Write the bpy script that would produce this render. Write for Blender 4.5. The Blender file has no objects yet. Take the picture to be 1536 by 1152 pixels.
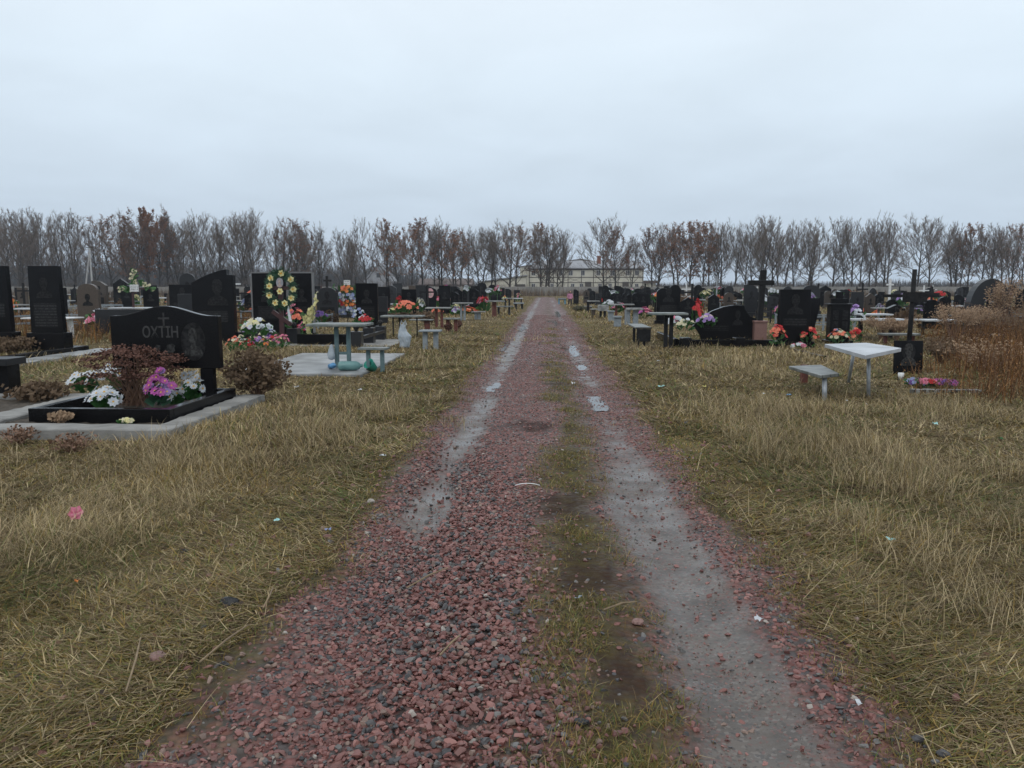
import bpy, bmesh, math, random
import numpy as np
from mathutils import Vector, Matrix, Euler

R = math.radians
rnd = random.Random(11)
rng = np.random.default_rng(5)
S = bpy.context.scene
COL = S.collection

# ------------------------------------------------------------------ camera
FPX, CH = 1160.0, 1.6
PITCH, YAW = math.atan((576 - 430) / FPX), math.atan(50 / FPX)
cd = bpy.data.cameras.new("camera")
cam = bpy.data.objects.new("camera", cd)
COL.objects.link(cam)
cam.location = (0, 0, CH)
cam.rotation_euler = Euler((R(90) - PITCH, 0, YAW), 'XYZ')
cd.sensor_width = 36
cd.lens = 36 * FPX / 1536
cd.clip_end = 3000
cd.clip_start = 0.05
S.camera = cam
CROT = cam.rotation_euler.to_matrix()
FWD = CROT @ Vector((0, 0, -1))


def ray(px, py):
    return CROT @ Vector(((px - 768) / FPX, (576 - py) / FPX, -1))


def G(px, py, z=0.0):
    """point of the plane at height z seen at a photo pixel"""
    d = ray(px, py)
    t = (z - CH) / d.z
    return Vector((d.x * t, d.y * t, z))


def at_Y(px, py, Y):
    d = ray(px, py)
    t = Y / d.y
    return Vector((d.x * t, Y, CH + d.z * t))


def ppm(p):
    """photo pixels per metre at a point"""
    return FPX / ((Vector(p) - cam.location) @ FWD)


# ------------------------------------------------------------------ numpy noise and terrain
def _h(ix, iy, s):
    v = np.sin(ix * 127.1 + iy * 311.7 + s * 74.7) * 43758.5453
    return v - np.floor(v)


def vnoise(x, y, s=0):
    x = np.asarray(x, float); y = np.asarray(y, float)
    ix, iy = np.floor(x), np.floor(y)
    fx, fy = x - ix, y - iy
    fx = fx * fx * (3 - 2 * fx); fy = fy * fy * (3 - 2 * fy)
    a = _h(ix, iy, s) * (1 - fx) + _h(ix + 1, iy, s) * fx
    b = _h(ix, iy + 1, s) * (1 - fx) + _h(ix + 1, iy + 1, s) * fx
    return a * (1 - fy) + b * fy


def fbm(x, y, s=0, o=3):
    t, a, n = 0, .5, 0
    for k in range(o):
        t = t + a * vnoise(x * 2 ** k, y * 2 ** k, s + k); n += a; a *= .5
    return t / n


def sst(a, b, x):
    t = np.clip((x - a) / (b - a), 0, 1)
    return t * t * (3 - 2 * t)


def hgt(x, y):
    x = np.asarray(x, float); y = np.asarray(y, float)
    h = .07 * (vnoise(x * .35, y * .35, 3) - .5) + .035 * (vnoise(x * 1.6, y * 1.6, 4) - .5) + .012 * (vnoise(x * 6, y * 6, 5) - .5)
    w = 1 - sst(1.1, 1.9, np.abs(x))
    r = -.04 * np.exp(-((x + .85) / .22) ** 2) - .045 * np.exp(-((x - .74) / .25) ** 2) + .012 * np.exp(-(x / .35) ** 2)
    r = r + .012 * (vnoise(x * 4, y * 4, 6) - .5) + .009 * (vnoise(x * 11, y * 8, 8) - .5)
    return h * (1 - w) + (r + .03 * (vnoise(x * .5, y * .5, 9) - .5)) * w - .0


def H(x, y):
    return float(hgt(x, y))


# ------------------------------------------------------------------ materials
def nodes_of(name):
    m = bpy.data.materials.new(name)
    m.use_nodes = True
    nt = m.node_tree
    return m, nt, nt.nodes["Principled BSDF"]


def mat(name, c1, c2=None, scale=8.0, rough=.7, bump=0.0, bscale=None, spec=.5, detail=6.0, metal=0.0, vary=0.0, transl=0.0, plank=0):
    m, nt, p = nodes_of(name)
    N, L = nt.nodes.new, nt.links.new
    p.inputs['Roughness'].default_value = rough
    p.inputs['Specular IOR Level'].default_value = spec
    p.inputs['Metallic'].default_value = metal
    tc = N('ShaderNodeTexCoord')
    if c2 is None:
        c2 = tuple(min(1, v * .72) for v in c1)
    nz = N('ShaderNodeTexNoise'); nz.inputs['Scale'].default_value = scale; nz.inputs['Detail'].default_value = detail
    L(tc.outputs['Object'], nz.inputs['Vector'])
    rp = N('ShaderNodeValToRGB')
    rp.color_ramp.elements[0].position = .38; rp.color_ramp.elements[1].position = .62
    rp.color_ramp.elements[0].color = (*c1, 1); rp.color_ramp.elements[1].color = (*c2, 1)
    L(nz.outputs['Fac'], rp.inputs['Fac'])
    out = rp.outputs['Color']
    if vary:
        oi = N('ShaderNodeObjectInfo')
        hs = N('ShaderNodeHueSaturation')
        mr = N('ShaderNodeMapRange')
        mr.inputs['To Min'].default_value = 1 - vary; mr.inputs['To Max'].default_value = 1 + vary
        L(oi.outputs['Random'], mr.inputs['Value']); L(mr.outputs['Result'], hs.inputs['Value'])
        L(out, hs.inputs['Color']); out = hs.outputs['Color']
    if plank:                                   # joints between boards
        sx = N('ShaderNodeSeparateXYZ'); L(tc.outputs['Object'], sx.inputs[0])
        m1 = N('ShaderNodeMath'); m1.operation = 'MULTIPLY'; m1.inputs[1].default_value = plank; L(sx.outputs['Y'], m1.inputs[0])
        m2 = N('ShaderNodeMath'); m2.operation = 'FRACT'; L(m1.outputs[0], m2.inputs[0])
        m3 = N('ShaderNodeMath'); m3.operation = 'LESS_THAN'; m3.inputs[1].default_value = .08; L(m2.outputs[0], m3.inputs[0])
        mj = N('ShaderNodeMix'); mj.data_type = 'RGBA'; mj.inputs[7].default_value = (.03, .027, .024, 1)
        L(m3.outputs[0], mj.inputs[0]); L(out, mj.inputs[6]); out = mj.outputs[2]
    L(out, p.inputs['Base Color'])
    if bump:
        n2 = N('ShaderNodeTexNoise'); n2.inputs['Scale'].default_value = bscale or scale * 3; n2.inputs['Detail'].default_value = 5
        L(tc.outputs['Object'], n2.inputs['Vector'])
        b = N('ShaderNodeBump'); b.inputs['Strength'].default_value = bump; b.inputs['Distance'].default_value = .02
        L(n2.outputs['Fac'], b.inputs['Height']); L(b.outputs['Normal'], p.inputs['Normal'])
    if transl:
        p.inputs['Subsurface Weight'].default_value = 0
        tb = N('ShaderNodeBsdfTranslucent'); mx = N('ShaderNodeMixShader'); mx.inputs[0].default_value = transl
        L(out, tb.inputs['Color']); L(p.outputs[0], mx.inputs[1]); L(tb.outputs[0], mx.inputs[2])
        L(mx.outputs[0], nt.nodes['Material Output'].inputs['Surface'])
    return m


def attr_mat(name, rough=.75, spec=.3, transl=.25):
    """material coloured by a per-element colour attribute (each blade or stone has its own colour)"""
    m, nt, p = nodes_of(name)
    N, L = nt.nodes.new, nt.links.new
    a = N('ShaderNodeAttribute'); a.attribute_name = 'Col'
    L(a.outputs['Color'], p.inputs['Base Color'])
    p.inputs['Roughness'].default_value = rough
    p.inputs['Specular IOR Level'].default_value = spec
    if transl:
        tb = N('ShaderNodeBsdfTranslucent'); mx = N('ShaderNodeMixShader'); mx.inputs[0].default_value = transl
        L(a.outputs['Color'], tb.inputs['Color']); L(p.outputs[0], mx.inputs[1]); L(tb.outputs[0], mx.inputs[2])
        L(mx.outputs[0], nt.nodes['Material Output'].inputs['Surface'])
    return m


M = {
    'black': mat('polished black granite', (.004, .0042, .0047), (.011, .011, .0125), 160, .17, .02, 30, detail=2, vary=.3, spec=.12),
    'darkgrey': mat('dark grey granite', (.014, .015, .017), (.028, .029, .032), 120, .3, detail=2, spec=.25),
    'grey': mat('grey granite', (.12, .125, .13), (.19, .19, .19), 90, .5, .1),
    'brownstone': mat('brown granite', (.035, .025, .018), (.075, .055, .04), 60, .35, vary=.3),
    'pinkstone': mat('pink granite', (.17, .09, .08), (.24, .14, .12), 70, .5),
    'engrave': mat('engraved grey', (.024, .024, .025), (.006, .006, .007), 22, .4, detail=5, spec=.12),
    'engrave2': mat('engraved pale grey', (.055, .055, .055), (.012, .012, .012), 26, .5, detail=5, spec=.15),
    'concrete': mat('weathered concrete', (.17, .168, .158), (.26, .257, .245), 3.5, .8, .35, 60),
    'concrete2': mat('damp pale concrete', (.29, .30, .305), (.155, .16, .16), 1.9, .45, .1, 40),
    'teal': mat('chalky teal paint', (.085, .15, .165), (.12, .18, .19), 14, .65, .1),
    'tealtop': mat('worn grey green board', (.10, .125, .12), (.21, .22, .21), 5, .5, .15, plank=6),
    'greywood': mat('weathered grey board', (.14, .145, .14), (.29, .29, .285), 5, .6, .2, plank=7),
    'wetboard': mat('damp grey green board', (.08, .09, .085), (.19, .20, .19), 5, .4, .2, plank=9),
    'bluegrey': mat('blue grey paint', (.17, .20, .225), (.24, .27, .29), 12, .6, .1),
    'whitetop': mat('white painted sheet', (.50, .525, .555), (.33, .35, .37), 2.2, .35, .05, detail=9),
    'white': mat('white plastic', (.68, .69, .69), (.55, .56, .57), 12, .45),
    'rust': mat('rust red paint', (.13, .035, .022), (.085, .026, .02), 14, .65, .2),
    'maroon': mat('dark red painted wood', (.035, .008, .010), (.055, .014, .014), 20, .5, .1),
    'blackwood': mat('tarred black wood', (.009, .009, .010), (.018, .018, .019), 20, .6, .3, spec=.15),
    'blackiron': mat('black iron', (.010, .010, .011), (.022, .021, .020), 25, .5, spec=.2),
    'galv': mat('galvanised steel', (.25, .27, .29), (.34, .36, .38), 12, .4, metal=.3),
    'bluebench': mat('bright blue paint', (.08, .23, .36), (.12, .30, .42), 12, .6),
    'soil': mat('dark soil', (.035, .028, .02), (.07, .055, .04), 18, .9, .6, 60),
    'green': mat('plastic leaf green', (.022, .085, .02), (.045, .15, .03), 20, .55, transl=.2),
    'dkgreen': mat('dark fir green', (.012, .05, .025), (.02, .085, .04), 20, .6),
    'f_white': mat('white petals', (.66, .69, .72), (.52, .56, .60), 30, .7, transl=.2),
    'f_yellow': mat('pale yellow petals', (.78, .73, .33), (.72, .66, .38), 30, .7, transl=.2),
    'f_cream': mat('cream petals', (.62, .58, .36), (.66, .62, .48), 30, .7, transl=.2),
    'f_red': mat('red petals', (.58, .035, .035), (.42, .02, .03), 30, .7, transl=.2),
    'f_coral': mat('coral petals', (.80, .19, .11), (.70, .24, .15), 30, .7, transl=.2),
    'f_orange': mat('orange petals', (.72, .20, .035), (.72, .30, .10), 30, .7, transl=.2),
    'f_pink': mat('pink petals', (.62, .14, .24), (.62, .25, .33), 30, .7, transl=.2),
    'f_magenta': mat('magenta petals', (.40, .05, .30), (.45, .14, .38), 30, .7, transl=.2),
    'f_lilac': mat('lilac petals', (.40, .27, .55), (.33, .2, .48), 30, .7, transl=.2),
    'f_violet': mat('violet petals', (.13, .07, .28), (.2, .1, .33), 30, .7, transl=.2),
    'f_blue': mat('pale blue petals', (.33, .38, .58), (.25, .3, .5), 30, .7, transl=.2),
    'pistil': mat('orange yellow flower centre', (.65, .33, .03), (.6, .4, .05), 30, .7),
    'rose': mat('rosy ceramic', (.60, .36, .38), (.5, .27, .3), 40, .4),
    'skinphoto': mat('faded photograph', (.42, .33, .30), (.30, .23, .22), 26, .4),
    'photogrey': mat('photograph backing', (.30, .30, .33), (.22, .22, .25), 20, .4),
    'bark': mat('bark', (.026, .021, .019), (.05, .042, .036), 3, .9, .4, 20),
    'twig': mat('twigs', (.105, .078, .060), (.15, .115, .09), 2, .9),
    'russet': mat('russet leaves', (.27, .105, .042), (.16, .066, .03), 1.2, .8, transl=.25),
    'cream': mat('cream render', (.60, .58, .49), (.53, .51, .44), .6, .85),
    'timber': mat('dark timber', (.045, .038, .033), (.07, .06, .05), 4, .8),
    'roof': mat('grey sheet roof', (.21, .22, .245), (.27, .28, .30), .8, .5),
    'roofdark': mat('dark brown roof', (.085, .065, .058), (.12, .09, .08), .8, .7),
    'glass': mat('dark window glass', (.035, .04, .05), (.06, .065, .075), 2, .1),
    'winwhite': mat('white window frame', (.6, .6, .6), None, 4, .5),
    'brick': mat('red brick', (.24, .085, .05), (.19, .07, .045), 3, .85),
    'barnwall': mat('weathered brown brick', (.12, .07, .055), (.09, .055, .045), 3, .85),
    'wallgrey': mat('grey precast concrete', (.20, .195, .18), (.26, .25, .235), .5, .9, .2, 4),
    'polewhite': mat('whitened concrete pole', (.40, .40, .40), (.33, .33, .33), 2, .8),
    'drybrown': mat('dry brown leaves', (.10, .062, .035), (.15, .10, .058), 9, .85, transl=.2),
    'drydark': mat('dried sedum heads', (.075, .03, .02), (.115, .05, .033), 12, .85),
    'drystem': mat('dry reddish stems', (.21, .125, .08), (.15, .08, .052), 12, .8),
    'plume': mat('dry plumes', (.36, .25, .16), (.25, .165, .10), 10, .9, transl=.25),
    'bag': mat('white plastic bag', (.52, .58, .63), (.40, .46, .52), 10, .35, transl=.25),
    'minty': mat('mint green plastic', (.04, .34, .26), (.03, .26, .2), 8, .35),
    'jug': mat('blue green plastic', (.13, .27, .27), (.17, .33, .32), 8, .35, transl=.15),
    'bluelitter': mat('blue plastic', (.1, .3, .55), None, 8, .4),
    'yellowlitter': mat('yellow plastic', (.62, .55, .15), None, 8, .5),
    'aqua': mat('aqua plastic', (.35, .62, .6), None, 8, .4),
    'skin': mat('skin', (.45, .27, .2), None, 8, .6),
    'hair': mat('dark hair', (.02, .014, .012), None, 8, .6),
    'pinkcoat': mat('pink coat', (.50, .22, .32), (.40, .17, .27), 9, .85),
    'darkcloth': mat('dark cloth', (.03, .027, .033), None, 9, .85),
    'water': mat('standing rain water', (.035, .033, .03), (.055, .05, .045), 3, .10, .03, 14, spec=.30),
    'blades': attr_mat('grass blades'),
    'stones': attr_mat('wet crushed stone', .45, .4, 0),
    'gravelmoss': mat('low grey green shrub', (.09, .09, .05), (.06, .055, .035), 9, .9),
    'stick': mat('dry sticks', (.26, .19, .11), (.18, .13, .08), 20, .8),
}


def inscr_mat(name, bg, fg, rows, cols, rough):
    m, nt, p = nodes_of(name)
    N, L = nt.nodes.new, nt.links.new
    tc = N('ShaderNodeTexCoord'); sx = N('ShaderNodeSeparateXYZ'); L(tc.outputs['Object'], sx.inputs[0])
    def op(o, a, b=None):
        k = N('ShaderNodeMath'); k.operation = o
        for i, v in enumerate((a, b)):
            if v is None: continue
            if isinstance(v, (int, float)): k.inputs[i].default_value = v
            else: L(v, k.inputs[i])
        return k.outputs[0]
    zr = op('MULTIPLY', sx.outputs['Z'], rows)
    fr = op('FRACT', zr); row = op('FLOOR', zr)
    inrow = op('MULTIPLY', op('GREATER_THAN', fr, .25), op('LESS_THAN', fr, .75))
    cv = N('ShaderNodeCombineXYZ'); L(op('MULTIPLY', sx.outputs['X'], cols), cv.inputs[0]); L(op('MULTIPLY', row, 7.3), cv.inputs[1]); L(op('MULTIPLY', fr, 1.5), cv.inputs[2])
    nz = N('ShaderNodeTexNoise'); nz.inputs['Scale'].default_value = 1; nz.inputs['Detail'].default_value = 1; L(cv.outputs[0], nz.inputs['Vector'])
    f = op('MULTIPLY', inrow, op('GREATER_THAN', nz.outputs['Fac'], .5))
    mx = N('ShaderNodeMix'); mx.data_type = 'RGBA'; mx.inputs[6].default_value = (*bg, 1); mx.inputs[7].default_value = (*fg, 1)
    L(f, mx.inputs[0]); L(mx.outputs[2], p.inputs['Base Color'])
    p.inputs['Roughness'].default_value = rough; p.inputs['Specular IOR Level'].default_value = .28
    return m


M['inscr'] = inscr_mat('worn engraved lines', (.010, .010, .011), (.032, .032, .032), 15, 90, .2)
M['inscr_card'] = inscr_mat('faded printed lines', (.62, .63, .63), (.12, .12, .13), 11, 60, .5)


# ------------------------------------------------------------------ mesh helpers
class MB:
    def __init__(s):
        s.v, s.f, s.mi, s.m = [], [], [], 0

    def add(s, vs, fs):
        o = len(s.v)
        s.v.extend([tuple(v) for v in vs])
        for f in fs:
            s.f.append([i + o for i in f]); s.mi.append(s.m)
        return s

    def box(s, x0, x1, y0, y1, z0, z1):
        return s.add([(x, y, z) for z in (z0, z1) for x, y in ((x0, y0), (x1, y0), (x1, y1), (x0, y1))],
                     [(3, 2, 1, 0), (4, 5, 6, 7), (0, 1, 5, 4), (1, 2, 6, 5), (2, 3, 7, 6), (3, 0, 4, 7)])

    def prism(s, pts, y0, y1):
        """outline in x,z (counter-clockwise seen from -y) extruded from y0 to y1"""
        n = len(pts)
        vs = [(x, y0, z) for x, z in pts] + [(x, y1, z) for x, z in pts]
        fs = [list(range(n)), list(range(2 * n - 1, n - 1, -1))]
        fs += [[(i + 1) % n, i, i + n, (i + 1) % n + n] for i in range(n)]
        return s.add(vs, fs)

    def tube(s, pts, rad, n=6, cap=True):
        pts = [Vector(p) for p in pts]
        vs, fs = [], []
        for i, p in enumerate(pts):
            d = (pts[min(i + 1, len(pts) - 1)] - pts[max(i - 1, 0)]).normalized()
            a = d.orthogonal().normalized(); b = d.cross(a)
            for k in range(n):
                t = 2 * math.pi * k / n
                vs.append(p + (a * math.cos(t) + b * math.sin(t)) * rad[i])
        for i in range(len(pts) - 1):
            for k in range(n):
                fs.append((i * n + k, i * n + (k + 1) % n, (i + 1) * n + (k + 1) % n, (i + 1) * n + k))
        if cap:
            fs.append(list(range(n))[::-1]); fs.append([(len(pts) - 1) * n + k for k in range(n)])
        return s.add(vs, fs)

    def lathe(s, prof, n=14, c=(0, 0, 0)):
        vs = [(c[0] + r * math.cos(2 * math.pi * k / n), c[1] + r * math.sin(2 * math.pi * k / n), c[2] + z) for r, z in prof for k in range(n)]
        fs = [(i * n + k, i * n + (k + 1) % n, (i + 1) * n + (k + 1) % n, (i + 1) * n + k) for i in range(len(prof) - 1) for k in range(n)]
        return s.add(vs, fs)

    def quad(s, c, u, v):
        c, u, v = Vector(c), Vector(u), Vector(v)
        return s.add([c - u - v, c + u - v, c + u + v, c - u + v], [(0, 1, 2, 3)])

    def blossom(s, c, nrm, r, petals=6, layers=2, cup=.35):
        c, nrm = Vector(c), Vector(nrm).normalized()
        a = nrm.orthogonal().normalized(); b = nrm.cross(a)
        ph = rnd.random() * 6
        for l in range(layers):
            rr = r * (1 - .38 * l)
            for k in range(petals):
                t = ph + l * .5 + 2 * math.pi * k / petals
                d = a * math.cos(t) + b * math.sin(t)
                e = nrm.cross(d)
                w = rr * 1.9 / petals * 1.5
                tip = c + d * rr + nrm * (rr * cup * (.6 + l) + rnd.uniform(-.1, .1) * rr)
                mid = c + d * rr * .55 + nrm * rr * cup * .25 * (1 + l)
                s.add([c, mid + e * w, tip, mid - e * w], [(0, 1, 2), (0, 2, 3)])
        return s

    def build(s, name, mats, parent=None, smooth=False, bevel=0.0):
        me = bpy.data.meshes.new(name)
        me.from_pydata(s.v, [], s.f)
        mats = mats if isinstance(mats, (list, tuple)) else [mats]
        for m in mats:
            me.materials.append(M[m])
        if len(mats) > 1:
            me.polygons.foreach_set('material_index', s.mi)
        if smooth:
            me.polygons.foreach_set('use_smooth', [True] * len(me.polygons))
        me.update()
        o = bpy.data.objects.new(name, me)
        COL.objects.link(o)
        if parent is not None:
            o.parent = parent
        if bevel:
            b = o.modifiers.new('edge', 'BEVEL'); b.width = bevel; b.segments = 1; b.limit_method = 'ANGLE'
        return o


def np_mesh(name, V, F, mat_, col=None, smooth=False, attrs=None):
    """V (n,3), F (m,k) arrays"""
    me = bpy.data.meshes.new(name)
    V = np.ascontiguousarray(V, np.float32); F = np.ascontiguousarray(F, np.int32)
    me.vertices.add(len(V)); me.vertices.foreach_set('co', V.ravel())
    k = F.shape[1]
    me.loops.add(F.size); me.loops.foreach_set('vertex_index', F.ravel())
    me.polygons.add(len(F)); me.polygons.foreach_set('loop_start', np.arange(0, F.size, k, dtype=np.int32))
    me.polygons.foreach_set('use_smooth', np.full(len(F), smooth, bool))
    if col is not None:
        a = me.attributes.new('Col', 'FLOAT_COLOR', 'POINT')
        a.data.foreach_set('color', np.concatenate([col, np.ones((len(col), 1))], 1).astype(np.float32).ravel())
    for kx, v in (attrs or {}).items():
        a = me.attributes.new(kx, 'FLOAT', 'POINT'); a.data.foreach_set('value', v.astype(np.float32).ravel())
    me.update(calc_edges=True)
    me.materials.append(mat_)
    o = bpy.data.objects.new(name, me); COL.objects.link(o)
    return o


LABELS = set()


def tag(o, label, cat, group=None, kind=None):
    o['label'] = label
    if cat: o['category'] = cat
    if group: o['group'] = group
    if kind: o['kind'] = kind
    LABELS.add(label)
    return o


def thing(name, label, cat, loc=(0, 0, 0), rot=0, group=None):
    o = bpy.data.objects.new(name, None)
    o.empty_display_size = .1
    COL.objects.link(o)
    o.location = loc; o.rotation_euler = (0, 0, rot)
    return tag(o, label, cat, group)


def dup_tree(o, parent=None):
    c = o.copy(); COL.objects.link(c)
    if parent is not None: c.parent = parent
    for ch in list(o.children): dup_tree(ch, c)
    return c


def struct(o, label=None, kind='structure'):
    o['kind'] = kind
    if label: o['label'] = label
    return o


ONES = 'zeroth first second third fourth fifth sixth seventh eighth ninth tenth eleventh twelfth thirteenth fourteenth fifteenth sixteenth seventeenth eighteenth nineteenth'.split()
TENS = {2: ('twentieth', 'twenty'), 3: ('thirtieth', 'thirty'), 4: ('fortieth', 'forty'), 5: ('fiftieth', 'fifty'), 6: ('sixtieth', 'sixty'), 7: ('seventieth', 'seventy'), 8: ('eightieth', 'eighty'), 9: ('ninetieth', 'ninety')}


def ordinal(n):
    if n < 20: return ONES[n]
    if n >= 100: return 'hundred-and-' + ordinal(n - 100) if n > 100 else 'hundredth'
    t, u = divmod(n, 10)
    return TENS[t][0] if u == 0 else TENS[t][1] + '-' + ONES[u]


# ------------------------------------------------------------------ ground and road
def lines(lo, hi, fine0, fine1, step, grow):
    a = list(np.arange(fine0, fine1, step))
    s, x = step, fine1
    while x < hi:
        a.append(x); s = min(s * grow, 12); x += s
    a.append(hi)
    s, x, b = step, fine0, []
    while x > lo:
        s = min(s * grow, 12); x -= s; b.append(max(x, lo))
    return np.array(b[::-1] + a)


DARK = []


def dark_patch(x, y):
    v = 0 * x
    for (a, b, ra, rb) in DARK:
        v = np.maximum(v, np.exp(-((x - a) / ra) ** 2 - ((y - b) / rb) ** 2))
    return np.clip(v * 1.5 - .35 + 1.3 * (fbm(x * 6, y * 4, 53) - .5) + .9 * (fbm(x * 22, y * 15, 54) - .5), 0, 1) * (v > .05)


for (px_, py_, ra_, rb_) in ((815, 549, .42, .45), (832, 578, .30, .35), (890, 868, .26, .40), (800, 640, .4, .5), (840, 760, .35, .4), (930, 1010, .16, .35), (850, 522, .3, .5)):
    g_ = G(px_, py_); DARK.append((g_.x, g_.y, ra_, rb_))


PUDS = [(892, 602, .26, .8), (744, 580, .15, .6), (873, 551, .22, .9), (858, 523, .24, 1.6), (828, 482, .25, 3.5), (752, 520, .16, 1.4), (780, 492, .2, 2.4), (838, 470, .3, 5.)]
PUDG = [(G(a, b), c, d) for a, b, c, d in PUDS]


def road_masks(x, y):
    """rut (bare wet mud), moss, gravel cover on the road, each 0..1"""
    n1 = fbm(x * 1.7, y * 1.1, 21); n2 = fbm(x * 4, y * 2.2, 31); n3 = fbm(x * .9, y * .55, 41)
    rr = np.exp(-((x - .77 - .12 * (n3 - .5)) / .25) ** 2) * (.5 + .8 * sst(.3, .6, fbm(x * .4, y * .25 + .3, 51)))
    for g_, c_, d_ in PUDG:
        rr = np.maximum(rr, 1.15 * np.exp(-((x - g_.x) / (c_ * 1.15)) ** 2 - ((y - g_.y) / (d_ * 1.25)) ** 2))
    rl = np.exp(-((x + .86 + .08 * (n3 - .5)) / .23) ** 2) * sst(4.1, 5.4, y) * (.72 + .42 * sst(.3, .6, fbm(x * .3 + 7, y * .22, 61)) + .55 * np.exp(-((y - 5.5) / .75) ** 2))
    near = 1 - sst(5, 9, y)
    rr = np.maximum(rr, near * np.exp(-((x - .78) / .225) ** 2)) * (1 + .7 * near) * (1 - .45 * sst(5.5, 7.5, y))
    n4 = fbm(x * 9, y * 6, 33)
    n5 = vnoise(x * 22, y * 16, 37)
    soft = x < 0
    rut = np.clip(np.maximum(rr, rl) * 1.4 - .44 + .08 * near + np.where(soft, .6, 1.0 - .25 * near) * (n2 - .5) + (.8 - .3 * near) * (n4 - .5) + .35 * (n5 - .5), 0, 1)
    moss = np.exp(-((x - .22) / .30) ** 2) * sst(.40, .58, n1 + .10 * near) * (1 - .5 * sst(9, 22, y))
    edge = sst(1.05, 1.5, np.abs(x) + .5 * (n2 - .5))
    moss = np.clip(np.maximum(moss, edge * sst(.35, .6, n1)), 0, 1)
    return rut, moss


def edge_w(x, y):
    """half-width of the track at y on the side of x"""
    return 1.34 + .20 * (np.sign(x) < 0) * (1 - sst(2.8, 4.4, y)) + .36 * (fbm(np.sign(x) * 5 + y * .35, y * .9, 71) - .5) + .16 * (vnoise(y * 5, np.sign(x) * 3, 72) - .5)


xs = lines(-460, 460, -1.75, 1.75, .045, 1.09)
ys_ = [-12, -9, -6, -4, -2.5, -1, 0, .8, 1.4]
y = 1.8
while y < 520:
    ys_.append(y); y += max(.045, .013 * y)
ys = np.array(ys_)
GX, GY = np.meshgrid(xs, ys)
GZ = hgt(GX, GY)
nx, ny = len(xs), len(ys)
V = np.stack([GX, GY, GZ], -1).reshape(-1, 3)
idx = np.arange(nx * ny).reshape(ny, nx)
Q = np.stack([idx[:-1, :-1], idx[:-1, 1:], idx[1:, 1:], idx[1:, :-1]], -1)
cx = .25 * (GX[:-1, :-1] + GX[:-1, 1:] + GX[1:, 1:] + GX[1:, :-1]); cy = .25 * (GY[:-1, :-1] + GY[:-1, 1:] + GY[1:, 1:] + GY[1:, :-1])
isroad = (np.abs(cx) < edge_w(cx, cy)) & (cy > -12) & (cy < 118)
rut, moss = road_masks(GX, GY)
drk = dark_patch(GX, GY)


def ground_material():
    m, nt, p = nodes_of('dead grass ground')
    N, L = nt.nodes.new, nt.links.new
    tc = N('ShaderNodeTexCoord')

    def noise(sc, det=6):
        n = N('ShaderNodeTexNoise'); n.inputs['Scale'].default_value = sc; n.inputs['Detail'].default_value = det
        L(tc.outputs['Object'], n.inputs['Vector']); return n.outputs['Fac']

    def ramp(f, *st):
        r = N('ShaderNodeValToRGB')
        while len(r.color_ramp.elements) < len(st): r.color_ramp.elements.new(.5)
        for e, (pos, c) in zip(r.color_ramp.elements, st): e.position = pos; e.color = (*c, 1)
        L(f, r.inputs['Fac']); return r.outputs['Color']
    big = ramp(noise(.35, 4), (.30, (.105, .088, .032)), (.45, (.125, .095, .043)), (.58, (.16, .12, .062)), (.72, (.085, .062, .036)))
    sm = ramp(noise(7, 8), (.32, (.045, .034, .019)), (.5, (.10, .078, .036)), (.68, (.17, .128, .068)))  # ground browns darkened, painting in the shadow between grass blades
    mx = N('ShaderNodeMix'); mx.data_type = 'RGBA'; mx.inputs[0].default_value = .5
    L(big, mx.inputs[6]); L(sm, mx.inputs[7])
    L(mx.outputs[2], p.inputs['Base Color'])
    p.inputs['Roughness'].default_value = .95; p.inputs['Specular IOR Level'].default_value = .15
    b = N('ShaderNodeBump'); b.inputs['Strength'].default_value = .8; b.inputs['Distance'].default_value = .04
    L(noise(25, 8), b.inputs['Height']); L(b.outputs['Normal'], p.inputs['Normal'])
    return m


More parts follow.
